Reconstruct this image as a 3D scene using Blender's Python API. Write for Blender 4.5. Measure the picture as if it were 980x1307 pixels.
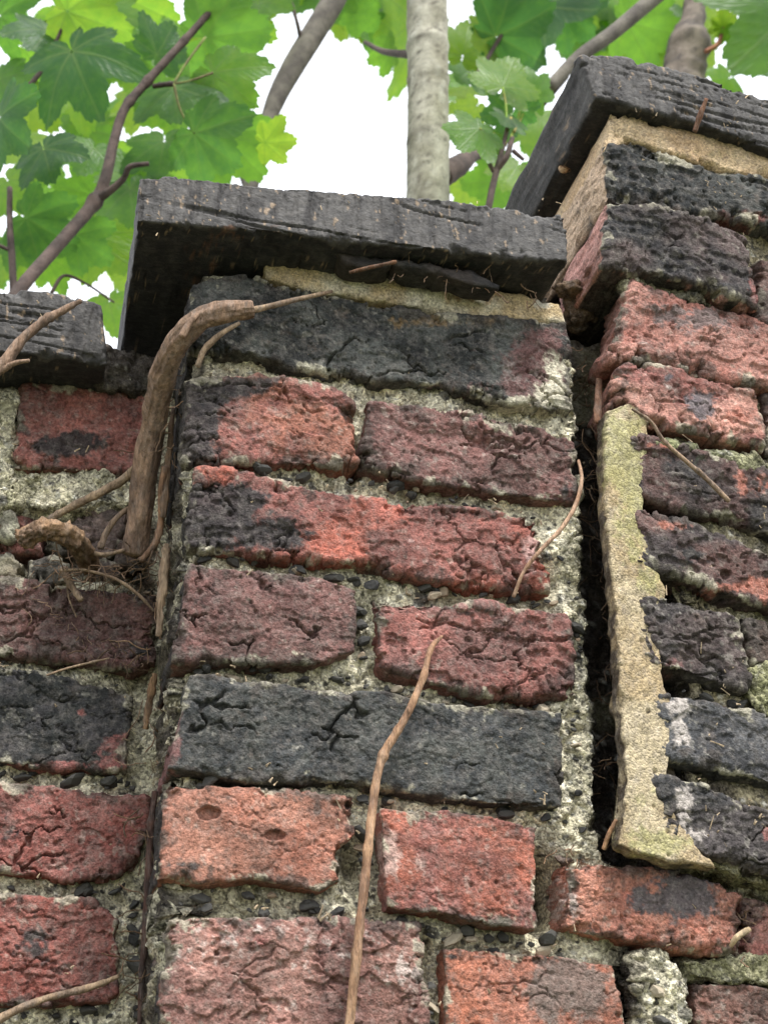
import bpy, bmesh, math, random
import numpy as np
from mathutils import Vector, Matrix

for o in list(bpy.data.objects):
    bpy.data.objects.remove(o)
S = bpy.context.scene
C = S.collection
R = math.radians
random.seed(7)

# ------------------------------------------------------------------ camera
W0, H0, FPX = 980.0, 1307.0, 1900.0          # measuring frame of the photograph
PITCH, YAW, DIST, EYE = R(25.0), R(13.0), 0.90, 1.40
CAM = np.array([0.0, -DIST, EYE])
cd = bpy.data.cameras.new('camera')
cam = bpy.data.objects.new('camera', cd)
C.objects.link(cam)
cam.location = CAM
cam.rotation_euler = (math.pi / 2 + PITCH, 0, -YAW)
cd.sensor_width = 36.0
cd.lens = FPX / H0 * 36.0
cd.clip_start = 0.02
cd.clip_end = 500
cd.dof.use_dof = True
cd.dof.focus_distance = 1.02
cd.dof.aperture_fstop = 15.0
S.camera = cam

# ------------------------------------------------------------------ sky, sun, exposure
SUN_EL, SUN_AZ = R(62), R(160)               # azimuth measured clockwise from +Y: behind the camera, to its right
w = bpy.data.worlds.new('World'); S.world = w
w.use_nodes = True
nt = w.node_tree; nt.nodes.clear()
wo = nt.nodes.new('ShaderNodeOutputWorld'); bg = nt.nodes.new('ShaderNodeBackground')
sky = nt.nodes.new('ShaderNodeTexSky'); sky.sky_type = 'NISHITA'; sky.sun_disc = False
sky.sun_elevation = SUN_EL; sky.sun_rotation = SUN_AZ
hs = nt.nodes.new('ShaderNodeHueSaturation'); hs.inputs['Saturation'].default_value = 0.15
mx = nt.nodes.new('ShaderNodeMix'); mx.data_type = 'RGBA'; mx.inputs[0].default_value = 0.75
nt.links.new(sky.outputs[0], hs.inputs['Color'])
nt.links.new(hs.outputs[0], mx.inputs[6])
mx.inputs[7].default_value = (9.4, 9.8, 10.5, 1)   # even overcast cloud
nt.links.new(mx.outputs[2], bg.inputs['Color'])
bg.inputs['Strength'].default_value = 0.07
nt.links.new(bg.outputs[0], wo.inputs['Surface'])
sl = bpy.data.lights.new('sun', 'SUN'); sl.energy = 1.5; sl.angle = R(11); sl.color = (1, 0.985, 0.955)
so = bpy.data.objects.new('sun', sl); C.objects.link(so)
sdir = Vector((math.sin(SUN_AZ) * math.cos(SUN_EL), math.cos(SUN_AZ) * math.cos(SUN_EL), math.sin(SUN_EL)))
so.rotation_euler = sdir.to_track_quat('Z', 'Y').to_euler()
so.location = sdir * 20
S.view_settings.view_transform = 'Standard'
S.view_settings.look = 'None'
S.view_settings.exposure = 1.74
S.view_settings.gamma = 1.0
S.view_settings.use_curve_mapping = False
S.cycles.use_denoising = True
S.cycles.max_bounces = 8
S.cycles.transmission_bounces = 8

# ------------------------------------------------------------------ pixel -> place
_fw = np.array([math.sin(YAW) * math.cos(PITCH), math.cos(YAW) * math.cos(PITCH), math.sin(PITCH)])
_rt = np.array([math.cos(YAW), -math.sin(YAW), 0.0])
_up = np.cross(_rt, _fw)
def ray(px, py):
    px = np.asarray(px, float); py = np.asarray(py, float)
    return (_fw + ((px - W0 / 2) / FPX)[..., None] * _rt + ((H0 / 2 - py) / FPX)[..., None] * _up)
def at(px, py, Y):
    """point on the upright plane y = Y that the survey photograph shows at px, py"""
    d = ray(px, py)
    t = (np.asarray(Y, float) - CAM[1]) / d[..., 1]
    return CAM + d * t[..., None]
def mpp(px, py, Y):
    d = ray(px, py); t = (Y - CAM[1]) / d[1]
    return float(t / FPX)

# ------------------------------------------------------------------ noise (vectorised)
def _h(ix, iy, iz, seed):
    n = (ix.astype(np.int64) * 374761393 + iy.astype(np.int64) * 668265263 + iz.astype(np.int64) * 2147483647 + seed * 974711) & 0xffffffff
    n = ((n ^ (n >> 13)) * 1274126177) & 0xffffffff
    n = ((n ^ (n >> 16)) * 2246822519) & 0xffffffff
    n = n ^ (n >> 15)
    return (n & 0xffffff).astype(np.float64) / 0xffffff
def vn(P, seed=0):
    """value noise, -1..1"""
    F = np.floor(P).astype(np.int64); f = P - F
    u = f * f * f * (f * (f * 6 - 15) + 10)
    r = 0
    for dx in (0, 1):
        wx = u[:, 0] if dx else 1 - u[:, 0]
        for dy in (0, 1):
            wy = u[:, 1] if dy else 1 - u[:, 1]
            for dz in (0, 1):
                wz = u[:, 2] if dz else 1 - u[:, 2]
                r = r + wx * wy * wz * _h(F[:, 0] + dx, F[:, 1] + dy, F[:, 2] + dz, seed)
    return r * 2 - 1
def fbm(P, size, octv=4, seed=0, gain=0.5):
    """P in mm, size = wavelength in mm (number or 3-tuple)"""
    Q = P / np.asarray(size, float)
    a, t, r = 1.0, 0.0, 0
    for i in range(octv):
        r = r + a * vn(Q + 17.3 * i, seed + i * 31)
        t += a; a *= gain; Q = Q * 2.03
    return r / t
def voro(P, size, seed=0):
    """F1, F2 and a random number of the nearest cell"""
    Q = P / np.asarray(size, float)
    F = np.floor(Q).astype(np.int64); f = Q - F
    d1 = np.full(len(P), 9.0); d2 = np.full(len(P), 9.0); cid = np.zeros(len(P))
    for dx in (-1, 0, 1):
        for dy in (-1, 0, 1):
            for dz in (-1, 0, 1):
                a, b, c = F[:, 0] + dx, F[:, 1] + dy, F[:, 2] + dz
                h1 = _h(a, b, c, seed + 1)
                h2 = (h1 * 7919.13) % 1.0; h3 = (h1 * 104.729 + h2 * 31.7) % 1.0
                d = (dx + h1 - f[:, 0]) ** 2 + (dy + h2 - f[:, 1]) ** 2 + (dz + h3 - f[:, 2]) ** 2
                n = d < d1
                d2 = np.where(n, d1, np.minimum(d2, d)); cid = np.where(n, (h1 * 57.31) % 1.0, cid); d1 = np.where(n, d, d1)
    return np.sqrt(d1), np.sqrt(d2), cid
def sst(a, b, x):
    t = np.clip((x - a) / (b - a), 0, 1); return t * t * (3 - 2 * t)
def lin(c):
    c = np.asarray(c, float) / 255.0
    return np.where(c <= 0.04045, c / 12.92, ((c + 0.055) / 1.055) ** 2.4)
def mixc(a, b, f):
    return a * (1 - f[:, None]) + np.asarray(b)[None, :] * f[:, None] if np.ndim(b) == 1 else a * (1 - f[:, None]) + b * f[:, None]

# ------------------------------------------------------------------ scene helpers
def tag(o, label=None, cat=None, group=None, kind=None):
    if label: o['label'] = label
    if cat: o['category'] = cat
    if group: o['group'] = group
    if kind: o['kind'] = kind
    return o
def empty(name, loc):
    o = bpy.data.objects.new(name, None); C.objects.link(o); o.location = loc; o.empty_display_size = 0.05
    return o
def np_mesh(name, V, F, col=None, smooth=True):
    """V (n,3); F list of (m,k) index arrays with k = 3 or 4, or python lists"""
    me = bpy.data.meshes.new(name)
    loops, starts, tot = [], [], 0
    for f in F:
        f = np.asarray(f); k = f.shape[1]
        loops.append(f.ravel()); starts.append(tot + np.arange(len(f)) * k); tot += f.size
    loops = np.concatenate(loops); starts = np.concatenate(starts)
    me.vertices.add(len(V)); me.vertices.foreach_set('co', np.ascontiguousarray(V, np.float32).ravel())
    me.loops.add(len(loops)); me.loops.foreach_set('vertex_index', loops.astype(np.int32))
    me.polygons.add(len(starts)); me.polygons.foreach_set('loop_start', starts.astype(np.int32))
    me.update(calc_edges=True); me.validate()
    me.polygons.foreach_set('use_smooth', np.full(len(me.polygons), smooth))
    if col is not None:
        a = me.attributes.new('col', 'FLOAT_COLOR', 'POINT')
        c4 = np.ones((len(V), 4), np.float32); c4[:, :3] = col
        a.data.foreach_set('color', c4.ravel())
    return me
def place(name, me, mat, parent=None, V0=None):
    """link a mesh given in world coordinates, its origin moved to its middle"""
    n = len(me.vertices); co = np.empty(n * 3, np.float32); me.vertices.foreach_get('co', co); co = co.reshape(-1, 3)
    c = (co.min(0) + co.max(0)) / 2 if V0 is None else np.asarray(V0)
    me.vertices.foreach_set('co', (co - c.astype(np.float32)).ravel()); me.update()
    o = bpy.data.objects.new(name, me); C.objects.link(o)
    o.location = Vector(c) - (parent.location if parent else Vector((0, 0, 0)))
    if parent: o.parent = parent
    if mat: me.materials.append(mat)
    return o
def vnormals(V, Q):
    a = V[Q[:, 2]] - V[Q[:, 0]]; b = V[Q[:, 3]] - V[Q[:, 1]]
    n = np.cross(a, b); N = np.zeros_like(V)
    for k in range(4):
        for j in range(3):
            N[:, j] += np.bincount(Q[:, k], n[:, j], len(V))
    return N / np.maximum(np.linalg.norm(N, axis=1), 1e-12)[:, None]
def polyline(pts, s):
    pts = np.asarray(pts, float)
    L = np.concatenate([[0], np.cumsum(np.linalg.norm(np.diff(pts, axis=0), axis=1))]); L /= L[-1]
    return np.stack([np.interp(s, L, pts[:, 0]), np.interp(s, L, pts[:, 1])], -1)

SEED = [0]
EDGE = [None]
def slab(name, top, bot, Y, depth, disp, colf, mat, parent, sp=1.9, r=0.004, rings=None, warp=2.0, lift=0.0, wsize=9.0, tilt=(0, 0), left=None, right=None):
    """a solid block: its front outline surveyed on the plane y = Y (upper and lower edge left to right), arrises
    worn round with radius r, sides running back `depth`, surface worked by disp(P_mm, N, px, front) in mm."""
    SEED[0] += 1; sd = SEED[0]
    top = np.asarray(top, float); bot = np.asarray(bot, float)
    wpx = max(np.ptp(top[:, 0]), np.ptp(bot[:, 0])); hpx = max(np.abs(bot[:, 1].mean() - top[:, 1].mean()), 6)
    ns = max(6, int(wpx / sp)); nt_ = max(6, int(hpx / sp))
    s, t = np.meshgrid(np.linspace(0, 1, ns), np.linspace(0, 1, nt_))
    s = s.ravel(); t = t.ravel()
    A = polyline(top, s); B = polyline(bot, s)
    px = A * (1 - t)[:, None] + B * t[:, None]
    if left is not None:
        l = polyline(left, t); l0 = A[0] * 0 + top[0] * (1 - t)[:, None] + bot[0] * t[:, None]
        px += (l - l0) * (1 - s)[:, None]
    if right is not None:
        l = polyline(right, t); l0 = top[-1] * (1 - t)[:, None] + bot[-1] * t[:, None]
        px += (l - l0) * s[:, None]
    # ragged outline
    q = np.stack([px[:, 0], px[:, 1], np.full(len(px), sd * 13.7)], 1)
    e = np.maximum(np.abs(s - .5), 0)
    px0 = px.copy()
    px[:, 0] += warp * (fbm(q, wsize * 1.6, 3, 3) + 0.8 * fbm(q, 34, 2, 11))
    px[:, 1] += warp * (fbm(q, wsize * 1.6, 3, 5) + 0.8 * fbm(q, 34, 2, 13))
    P = at(px[:, 0], px[:, 1], Y)
    m = mpp(px0[:, 0].mean(), px0[:, 1].mean(), Y)
    Wm, Hm = wpx * m, hpx * m * 1.08
    qm = P * 1000
    rr = r * (0.45 + 2.2 * sst(0.05, 0.5, fbm(qm, 15, 4, 77 + sd, .6)) + .5 * np.clip(fbm(qm, 5, 2, 78 + sd), -.5, 1))
    dx = np.minimum(s, 1 - s) * Wm; dy = np.minimum(t, 1 - t) * Hm
    cx = np.maximum(rr - dx, 0); cy = np.maximum(rr - dy, 0)
    d = np.where((cx > 0) & (cy > 0), rr - np.sqrt(cx ** 2 + cy ** 2), np.minimum(dx, dy))
    k = np.clip(rr - d, 0, None)
    drop = np.where(k < rr, rr - np.sqrt(np.maximum(rr ** 2 - k ** 2, 0)), rr + (k - rr) * 1.3)
    P[:, 1] += drop - lift + tilt[0] * (s - .5) + tilt[1] * (t - .5)
    idx = np.arange(ns * nt_).reshape(nt_, ns)
    Q = np.stack([idx[:-1, :-1], idx[1:, :-1], idx[1:, 1:], idx[:-1, 1:]], -1).reshape(-1, 4)
    loop = np.concatenate([idx[0, :-1], idx[:-1, -1], idx[-1, :0:-1], idx[:0:-1, 0]])
    if rings is None: rings = (0.002, 0.005, 0.009, 0.014, 0.02, 0.027, 0.035, 0.044, 0.054, 0.065, 0.078, 0.09, 0.105, 0.12, 0.14)
    rings = [x for x in rings if x < depth] + [depth]
    VV = [P]; PX = [px]; FR = [np.ones(len(P))]; prev = loop; base = len(P)
    n = len(loop)
    L0 = P[loop]; L1 = L0.copy()
    for _ in range(14):
        L1 = (np.roll(L1, 1, 0) + 2 * L1 + np.roll(L1, -1, 0)) / 4
    for x in rings:
        ringP = L0 + (L1 - L0) * min(1, x / 0.016); ringP[:, 1] += x
        ringP[:, [0, 2]] += 0.0016 * np.stack([fbm(ringP * 1000, 9, 3, sd + 41), fbm(ringP * 1000, 9, 3, sd + 43)], 1) * min(1, x / 0.01)
        VV.append(ringP); PX.append(px[loop]); FR.append(np.zeros(n))
        cur = base + np.arange(n); base += n
        Q = np.concatenate([Q, np.stack([prev, np.roll(prev, -1), np.roll(cur, -1), cur], -1)])
        prev = cur
    V = np.concatenate(VV); PXa = np.concatenate(PX); FRa = np.concatenate(FR)
    EDGE[0] = np.concatenate([d, np.zeros(len(V) - len(d))]) * 1000     # mm to the nearest arris
    N = vnormals(V, Q)
    Pm = V * 1000 + np.array([0, 0, 0.0])
    dm = disp(Pm, N, PXa, FRa)
    if isinstance(dm, tuple): dm, aux = dm
    else: aux = None
    V = V + N * (dm / 1000)[:, None]
    col = colf(Pm, N, PXa, FRa, aux)
    # close the back
    cidx = len(V); V = np.concatenate([V, V[prev].mean(0)[None]]); col = np.concatenate([col, col[prev[:1]]])
    T = np.stack([prev, np.roll(prev, -1), np.full(n, cidx)], -1)
    me = np_mesh(name, V, [Q, T], np.clip(col, 0, 1))
    return place(name, me, mat, parent)

# ------------------------------------------------------------------ materials
def newmat(name):
    m = bpy.data.materials.new(name); m.use_nodes = True
    n = m.node_tree; n.nodes.clear()
    out = n.nodes.new('ShaderNodeOutputMaterial'); b = n.nodes.new('ShaderNodeBsdfPrincipled')
    n.links.new(b.outputs[0], out.inputs['Surface'])
    return m, n, b, out
def masonry_mat(name, grain_mm=(1.1, 0.45), bump=(0.35, 0.5), rough=0.92, cvar=0.35, spec=0.25, stretch=None, dust=0.45, grit=(1.4, 0.35)):
    """colour from the surface's own 'col' layer, broken up by procedural grain; fine relief by bump"""
    m, n, b, out = newmat(name)
    L = n.links.new
    g = n.nodes.new('ShaderNodeNewGeometry')
    vec = g.outputs['Position']
    if stretch:
        mp = n.nodes.new('ShaderNodeMapping'); mp.inputs['Scale'].default_value = stretch
        L(vec, mp.inputs['Vector']); vec = mp.outputs[0]
    at_ = n.nodes.new('ShaderNodeAttribute'); at_.attribute_name = 'col'
    n1 = n.nodes.new('ShaderNodeTexNoise'); n1.inputs['Scale'].default_value = 1000 / grain_mm[0] / 3; n1.inputs['Detail'].default_value = 5; n1.inputs['Roughness'].default_value = 0.7
    n2 = n.nodes.new('ShaderNodeTexNoise'); n2.inputs['Scale'].default_value = 1000 / grain_mm[1] / 3; n2.inputs['Detail'].default_value = 2
    n3 = n.nodes.new('ShaderNodeTexNoise'); n3.inputs['Scale'].default_value = 60; n3.inputs['Detail'].default_value = 6; n3.inputs['Roughness'].default_value = 0.65
    for x in (n1, n2, n3): L(vec, x.inputs['Vector'])
    mr = n.nodes.new('ShaderNodeMapRange'); mr.inputs[1].default_value = 0.3; mr.inputs[2].default_value = 0.7
    mr.inputs[3].default_value = 1 - cvar; mr.inputs[4].default_value = 1 + cvar
    L(n1.outputs['Fac'], mr.inputs[0])
    mr2 = n.nodes.new('ShaderNodeMapRange'); mr2.inputs[1].default_value = 0.3; mr2.inputs[2].default_value = 0.7
    mr2.inputs[3].default_value = 0.82; mr2.inputs[4].default_value = 1.2
    L(n3.outputs['Fac'], mr2.inputs[0])
    mu = n.nodes.new('ShaderNodeMath'); mu.operation = 'MULTIPLY'; L(mr.outputs[0], mu.inputs[0]); L(mr2.outputs[0], mu.inputs[1])
    vm = n.nodes.new('ShaderNodeVectorMath'); vm.operation = 'SCALE'
    L(at_.outputs['Color'], vm.inputs[0]); L(mu.outputs[0], vm.inputs['Scale'])
    # dust film and dark specks
    n4 = n.nodes.new('ShaderNodeTexNoise'); n4.inputs['Scale'].default_value = 150; n4.inputs['Detail'].default_value = 7; n4.inputs['Roughness'].default_value = 0.75
    L(vec, n4.inputs['Vector'])
    dm = n.nodes.new('ShaderNodeMapRange'); dm.inputs[1].default_value = 0.46; dm.inputs[2].default_value = 0.72; dm.inputs[3].default_value = 0.0; dm.inputs[4].default_value = dust
    L(n4.outputs['Fac'], dm.inputs[0])
    mxd = n.nodes.new('ShaderNodeMix'); mxd.data_type = 'RGBA'; L(dm.outputs[0], mxd.inputs[0]); L(vm.outputs[0], mxd.inputs[6]); mxd.inputs[7].default_value = (0.34, 0.30, 0.265, 1)
    n5 = n.nodes.new('ShaderNodeTexNoise'); n5.inputs['Scale'].default_value = 230; n5.inputs['Detail'].default_value = 4; n5.inputs['Roughness'].default_value = 0.7
    L(vec, n5.inputs['Vector'])
    km = n.nodes.new('ShaderNodeMapRange'); km.inputs[1].default_value = 0.30; km.inputs[2].default_value = 0.44; km.inputs[3].default_value = 0.42; km.inputs[4].default_value = 1.0
    L(n5.outputs['Fac'], km.inputs[0])
    vk = n.nodes.new('ShaderNodeVectorMath'); vk.operation = 'SCALE'; L(mxd.outputs[2], vk.inputs[0]); L(km.outputs[0], vk.inputs['Scale'])
    # single grains of sand and grog
    vz = n.nodes.new('ShaderNodeTexVoronoi'); vz.inputs['Scale'].default_value = 1000 / grit[0]; vz.inputs['Randomness'].default_value = 1
    wv = n.nodes.new('ShaderNodeVectorMath'); wv.operation = 'MULTIPLY_ADD'; wv.inputs[1].default_value = (0.002, 0.002, 0.002)
    L(n3.outputs['Color'], wv.inputs[0]); L(vec, wv.inputs[2]); L(wv.outputs[0], vz.inputs['Vector'])
    sx = n.nodes.new('ShaderNodeSeparateColor'); L(vz.outputs['Color'], sx.inputs[0])
    pw = n.nodes.new('ShaderNodeMapRange'); pw.inputs[3].default_value = 1 - grit[1]; pw.inputs[4].default_value = 1 + grit[1]; L(sx.outputs[0], pw.inputs[0])
    vk2 = n.nodes.new('ShaderNodeVectorMath'); vk2.operation = 'SCALE'; L(vk.outputs[0], vk2.inputs[0]); L(pw.outputs[0], vk2.inputs['Scale'])
    L(vk2.outputs[0], b.inputs['Base Color'])
    b0 = n.nodes.new('ShaderNodeBump'); b0.invert = True; b0.inputs['Strength'].default_value = min(1, grit[1] * 1.6); b0.inputs['Distance'].default_value = grit[0] * 0.0007
    L(vz.outputs['Distance'], b0.inputs['Height'])
    b1 = n.nodes.new('ShaderNodeBump'); b1.inputs['Strength'].default_value = bump[0]; b1.inputs['Distance'].default_value = 0.0022
    b2 = n.nodes.new('ShaderNodeBump'); b2.inputs['Strength'].default_value = bump[1]; b2.inputs['Distance'].default_value = 0.0007
    L(b0.outputs[0], b1.inputs['Normal']); L(n1.outputs['Fac'], b1.inputs['Height']); L(n2.outputs['Fac'], b2.inputs['Height']); L(b1.outputs[0], b2.inputs['Normal'])
    L(b2.outputs[0], b.inputs['Normal'])
    b.inputs['Roughness'].default_value = rough
    b.inputs['Specular IOR Level'].default_value = spec
    return m
M_BRICK = masonry_mat('weathered_brick', (0.95, 0.42), bump=(0.62, 0.75), cvar=0.42, dust=0.34, grit=(1.2, 0.26))
M_MORTAR = masonry_mat('lime_mortar', (2.0, 0.6), bump=(1.0, 0.9), cvar=0.45, grit=(1.7, 0.55), dust=0.3)
M_SAND = masonry_mat('sand_render', (0.9, 0.5), bump=(0.35, 0.6), cvar=0.22, rough=0.95)
M_COPE = masonry_mat('dark_coping', (1.3, 0.5), bump=(0.45, 0.5), cvar=0.3, rough=0.72, spec=0.4, stretch=(0.7, 1, 1), dust=0.16, grit=(1.2, 0.12))
M_STONE = masonry_mat('pebble_stone', (1.5, 0.5), bump=(0.3, 0.3), cvar=0.25, rough=0.6, spec=0.4, dust=0.15, grit=(1.2, 0.12))
M_WOOD = masonry_mat('dry_vine_bark', (1.4, 0.5), bump=(0.9, 0.8), cvar=0.5, rough=0.85, stretch=(1.5, 1.5, 0.35), dust=0.35, grit=(1.2, 0.12))
M_BARK = masonry_mat('tree_bark', (4.0, 1.2), bump=(0.3, 0.4), cvar=0.16, rough=0.85, dust=0.1, grit=(1.2, 0.12))
M_SOIL = masonry_mat('dry_soil', (1.6, 0.6), bump=(0.8, 0.8), cvar=0.4)

# ------------------------------------------------------------------ surface recipes
RED, DKRED, ORANGE, PINK = lin((142, 86, 80)), lin((100, 70, 67)), lin((160, 99, 82)), lin((174, 130, 122))
BLACK, GREYBLK, BROWN = lin((48, 48, 49)), lin((74, 73, 72)), lin((94, 74, 67))
SALT, PALE, TAN, MOSS = lin((208, 196, 186)), lin((202, 194, 170)), lin((186, 162, 122)), lin((118, 118, 74))
MAROON = lin((118, 79, 76))

def layer_mask(Pm, PX, bias, blobs, size, seed, edge=0.12, namp=0.62):
    v = bias + namp * fbm(Pm, size, 6, seed, 0.68) + 0.16 * fbm(Pm, 2.6, 2, seed + 2)
    for (x, y, rx, ry, k) in blobs:
        v = v + 1.35 * k * np.exp(-(((PX[:, 0] - x) / rx) ** 2 + ((PX[:, 1] - y) / ry) ** 2))
    return sst(0.5 - edge, 0.5 + edge, v)

def colour(base, second, layers=(), mix=0.0, size=30, side=None, sootk=.62):
    def f(Pm, N, PX, FR, aux):
        sd = SEED[0] * 7
        c = np.repeat(np.asarray(base)[None, :], len(Pm), 0)
        c = mixc(c, second, sst(-0.35, 0.35, fbm(Pm, size, 4, sd) + mix))
        # burnt specks and pale grit in the clay
        sp = fbm(Pm, 3.2, 3, sd + 3)
        c = c * (1 - 0.45 * sst(0.32, 0.5, sp))[:, None]
        c = mixc(c, SALT * 0.7, 0.28 * sst(0.38, 0.55, fbm(Pm, 4.5, 3, sd + 9)))
        c = c * np.array([0.98, 1.04, 0.97])
        if aux is not None and 'core' in aux:
            c = c * (1 + 0.35 * aux['core'])[:, None]
        c = mixc(c, c * .45 + lin((58, 56, 56)) * .3, sst(.0, .5, fbm(Pm, 34, 6, sd + 89, .62) + .12) * sootk)          # soot film
        c = mixc(c, c * .3, layer_mask(Pm, PX, .2, [], 14, sd + 90, .12) * .85)          # soot stains
        c = mixc(c, lin((146, 124, 110)), layer_mask(Pm, PX, .14, [], 16, sd + 95, .2) * .45)   # weathered bloom
        for i, (lc, bias, blobs, sz, op) in enumerate(layers):
            mk = layer_mask(Pm, PX, bias, blobs, sz, sd + 20 + i * 5)
            c = mixc(c, np.asarray(lc), mk * op)
        lum = (c * np.array([.3, .55, .15])).sum(1, keepdims=True); c = c * .9 + lum * .1 * np.array([1.08, 1.0, .94])
        # mortar smeared over the arrises, dirt lodged beside it
        nz = fbm(Pm, 17, 5, sd + 61, .65)
        c = mixc(c, PALE * .62, .8 * sst(.02, .16, nz - .05 * EDGE[0] + .02) * FR)
        c = mixc(c, lin((60, 54, 50)), .7 * sst(.0, .25, fbm(Pm, 14, 5, sd + 63, .65) - .035 * EDGE[0] + .12) * FR)
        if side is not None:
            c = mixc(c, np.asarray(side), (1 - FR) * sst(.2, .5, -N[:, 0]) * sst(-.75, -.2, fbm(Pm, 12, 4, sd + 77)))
        return c
    return f

def brick_disp(crack=1.0, pit=1.0, flake=1.0, rough=1.0, csize=26, holes=()):
    def f(Pm, N, PX, FR, rough=rough * .85):
        sd = SEED[0] * 5
        Wp = Pm + 5 * np.stack([fbm(Pm, 14, 3, sd + 1), fbm(Pm, 14, 3, sd + 2), fbm(Pm, 14, 3, sd + 3)], 1)
        d = 1.5 * rough * fbm(Pm, 45, 2, sd) + 0.65 * rough * fbm(Pm, 9, 5, sd + 4, 0.75) + 0.45 * fbm(Pm, 2.4, 2, sd + 16)
        d += 1.0 * rough * (np.abs(fbm(Wp, (30, 15, 9), 4, sd + 14, 0.6)) - 0.15)          # sharp creases between lumps
        # spalled layers
        q = fbm(Wp, (34, 34, 15), 4, sd + 5) * 2.6
        fr = q - np.floor(q)
        d += 1.5 * flake * (np.floor(q) + sst(0.0, 0.06, fr))
        core = sst(-0.2, 0.3, fbm(Wp, 30, 3, sd + 6)) - 0.5
        # shrinkage cracks
        if crack > 0:
            f1, f2, ci = voro(Wp + 4 * fbm(Pm, 6, 2, sd + 15)[:, None], (csize * 1.7, csize * 1.2, csize * 0.8), sd + 7)
            g = (f2 - f1)
            mk = sst(0.0, 0.22, fbm(Pm, 30, 2, sd + 8) - 0.02)
            d -= 4.5 * crack * mk * (1 - sst(0.008, 0.05, g))
            d += 0.9 * crack * mk * (ci - 0.5)
        if pit > 0:
            f1, f2, ci = voro(Pm, 7.5, sd + 9)
            d -= 2.0 * pit * (1 - sst(0.10, 0.30, f1)) * (ci > 0.8)
        for (x, y, rx, ry, dep) in holes:
            e = np.sqrt(((PX[:, 0] - x) / rx) ** 2 + ((PX[:, 1] - y) / ry) ** 2) + 0.35 * fbm(Pm, 6, 3, sd + 11)
            d -= dep * (1 - sst(0.75, 1.05, e))
        return d, {'core': core}
    return f

def mortar_disp(rec, lump=1.0):
    def f(Pm, N, PX, FR):
        sd = 900 + SEED[0]
        d = 7.5 * fbm(Pm, 26, 3, sd) + 4.2 * fbm(Pm, 7, 5, sd + 1, 0.7)
        f1, f2, ci = voro(Pm, 7.0, sd + 2)
        d += lump * (2.4 * np.clip(1 - (f1 / 0.62) ** 2, 0, 1) * (ci > 0.45) - 1.2 * (1 - sst(0.1, 0.4, f1)) * (ci < 0.2))
        f1, f2, cj = voro(Pm, 15.0, sd + 4)
        d -= 3.0 * lump * (1 - sst(0.03, 0.14, f2 - f1)) * sst(0.0, 0.3, fbm(Pm, 40, 2, sd + 6))
        return d - rec(PX) * FR, {'cid': ci, 'lump': f1}
    return f
def mortar_col(base=PALE, moss=0.0, dirt=0.0, extra=(), ret=.95):
    def f(Pm, N, PX, FR, aux):
        sd = 700 + SEED[0]
        c = np.repeat(np.asarray(base)[None, :], len(Pm), 0)
        c = c * (1 + 0.22 * fbm(Pm, 11, 4, sd))[:, None]
        ci = aux['cid']
        stone = (ci > 0.45)
        tone = np.stack([0.75 + 0.5 * ((ci * 31.7) % 1), 0.75 + 0.48 * ((ci * 31.7) % 1), 0.72 + 0.45 * ((ci * 31.7) % 1)], 1)
        c = np.where(stone[:, None], c * tone, c)
        c = mixc(c, lin((62, 62, 62)), 0.85 * ((ci > 0.93) * (aux['lump'] < 0.55)).astype(float))
        g1, g2, gi = voro(Pm, 3.6, sd + 41)
        c = mixc(c, lin((58, 58, 58)), 0.85 * ((gi > .86) & (g1 < .5)).astype(float))
        c = mixc(c, lin((222, 218, 206)), 0.6 * ((gi < .1) & (g1 < .5)).astype(float))
        c = mixc(c, lin((150, 145, 114)), 0.6 * sst(0.0, 0.5, fbm(Pm, 60, 3, sd + 5) + moss))
        c = mixc(c, lin((70, 62, 54)), 0.75 * sst(0.18, 0.5, fbm(Pm, 24, 4, sd + 8) + dirt))
        c = mixc(c, lin((44, 38, 34)), ret * (1 - FR) * sst(.3, .6, np.abs(N[:, 0])) * sst(-.6, .1, fbm(Pm, 18, 4, sd + 14)))  # soil tone on the returns, darkened to paint in the crack's shade
        for i, (lc, bias, blobs, sz, op) in enumerate(extra):
            c = mixc(c, np.asarray(lc), op * layer_mask(Pm, PX, bias, blobs, sz, sd + 20 + i * 5))
        return c
    return f

# ------------------------------------------------------------------ ground
def ground_mat():
    m, n, b, out = newmat('worn_grass_and_earth')
    g = n.nodes.new('ShaderNodeNewGeometry')
    t = n.nodes.new('ShaderNodeTexNoise'); t.inputs['Scale'].default_value = 3; t.inputs['Detail'].default_value = 8
    n.links.new(g.outputs['Position'], t.inputs['Vector'])
    r = n.nodes.new('ShaderNodeValToRGB')
    r.color_ramp.elements[0].position = 0.38; r.color_ramp.elements[0].color = (0.10, 0.085, 0.06, 1)
    r.color_ramp.elements[1].position = 0.6; r.color_ramp.elements[1].color = (0.07, 0.10, 0.035, 1)
    n.links.new(t.outputs['Fac'], r.inputs[0]); n.links.new(r.outputs[0], b.inputs['Base Color'])
    b.inputs['Roughness'].default_value = 0.95
    return m
gv = np.array([[-200, -200, 0], [200, -200, 0], [200, 200, 0], [-200, 200, 0]], float)
g = place('ground', np_mesh('ground', gv, [np.array([[0, 1, 2, 3]])]), ground_mat()); g['kind'] = 'structure'

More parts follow.
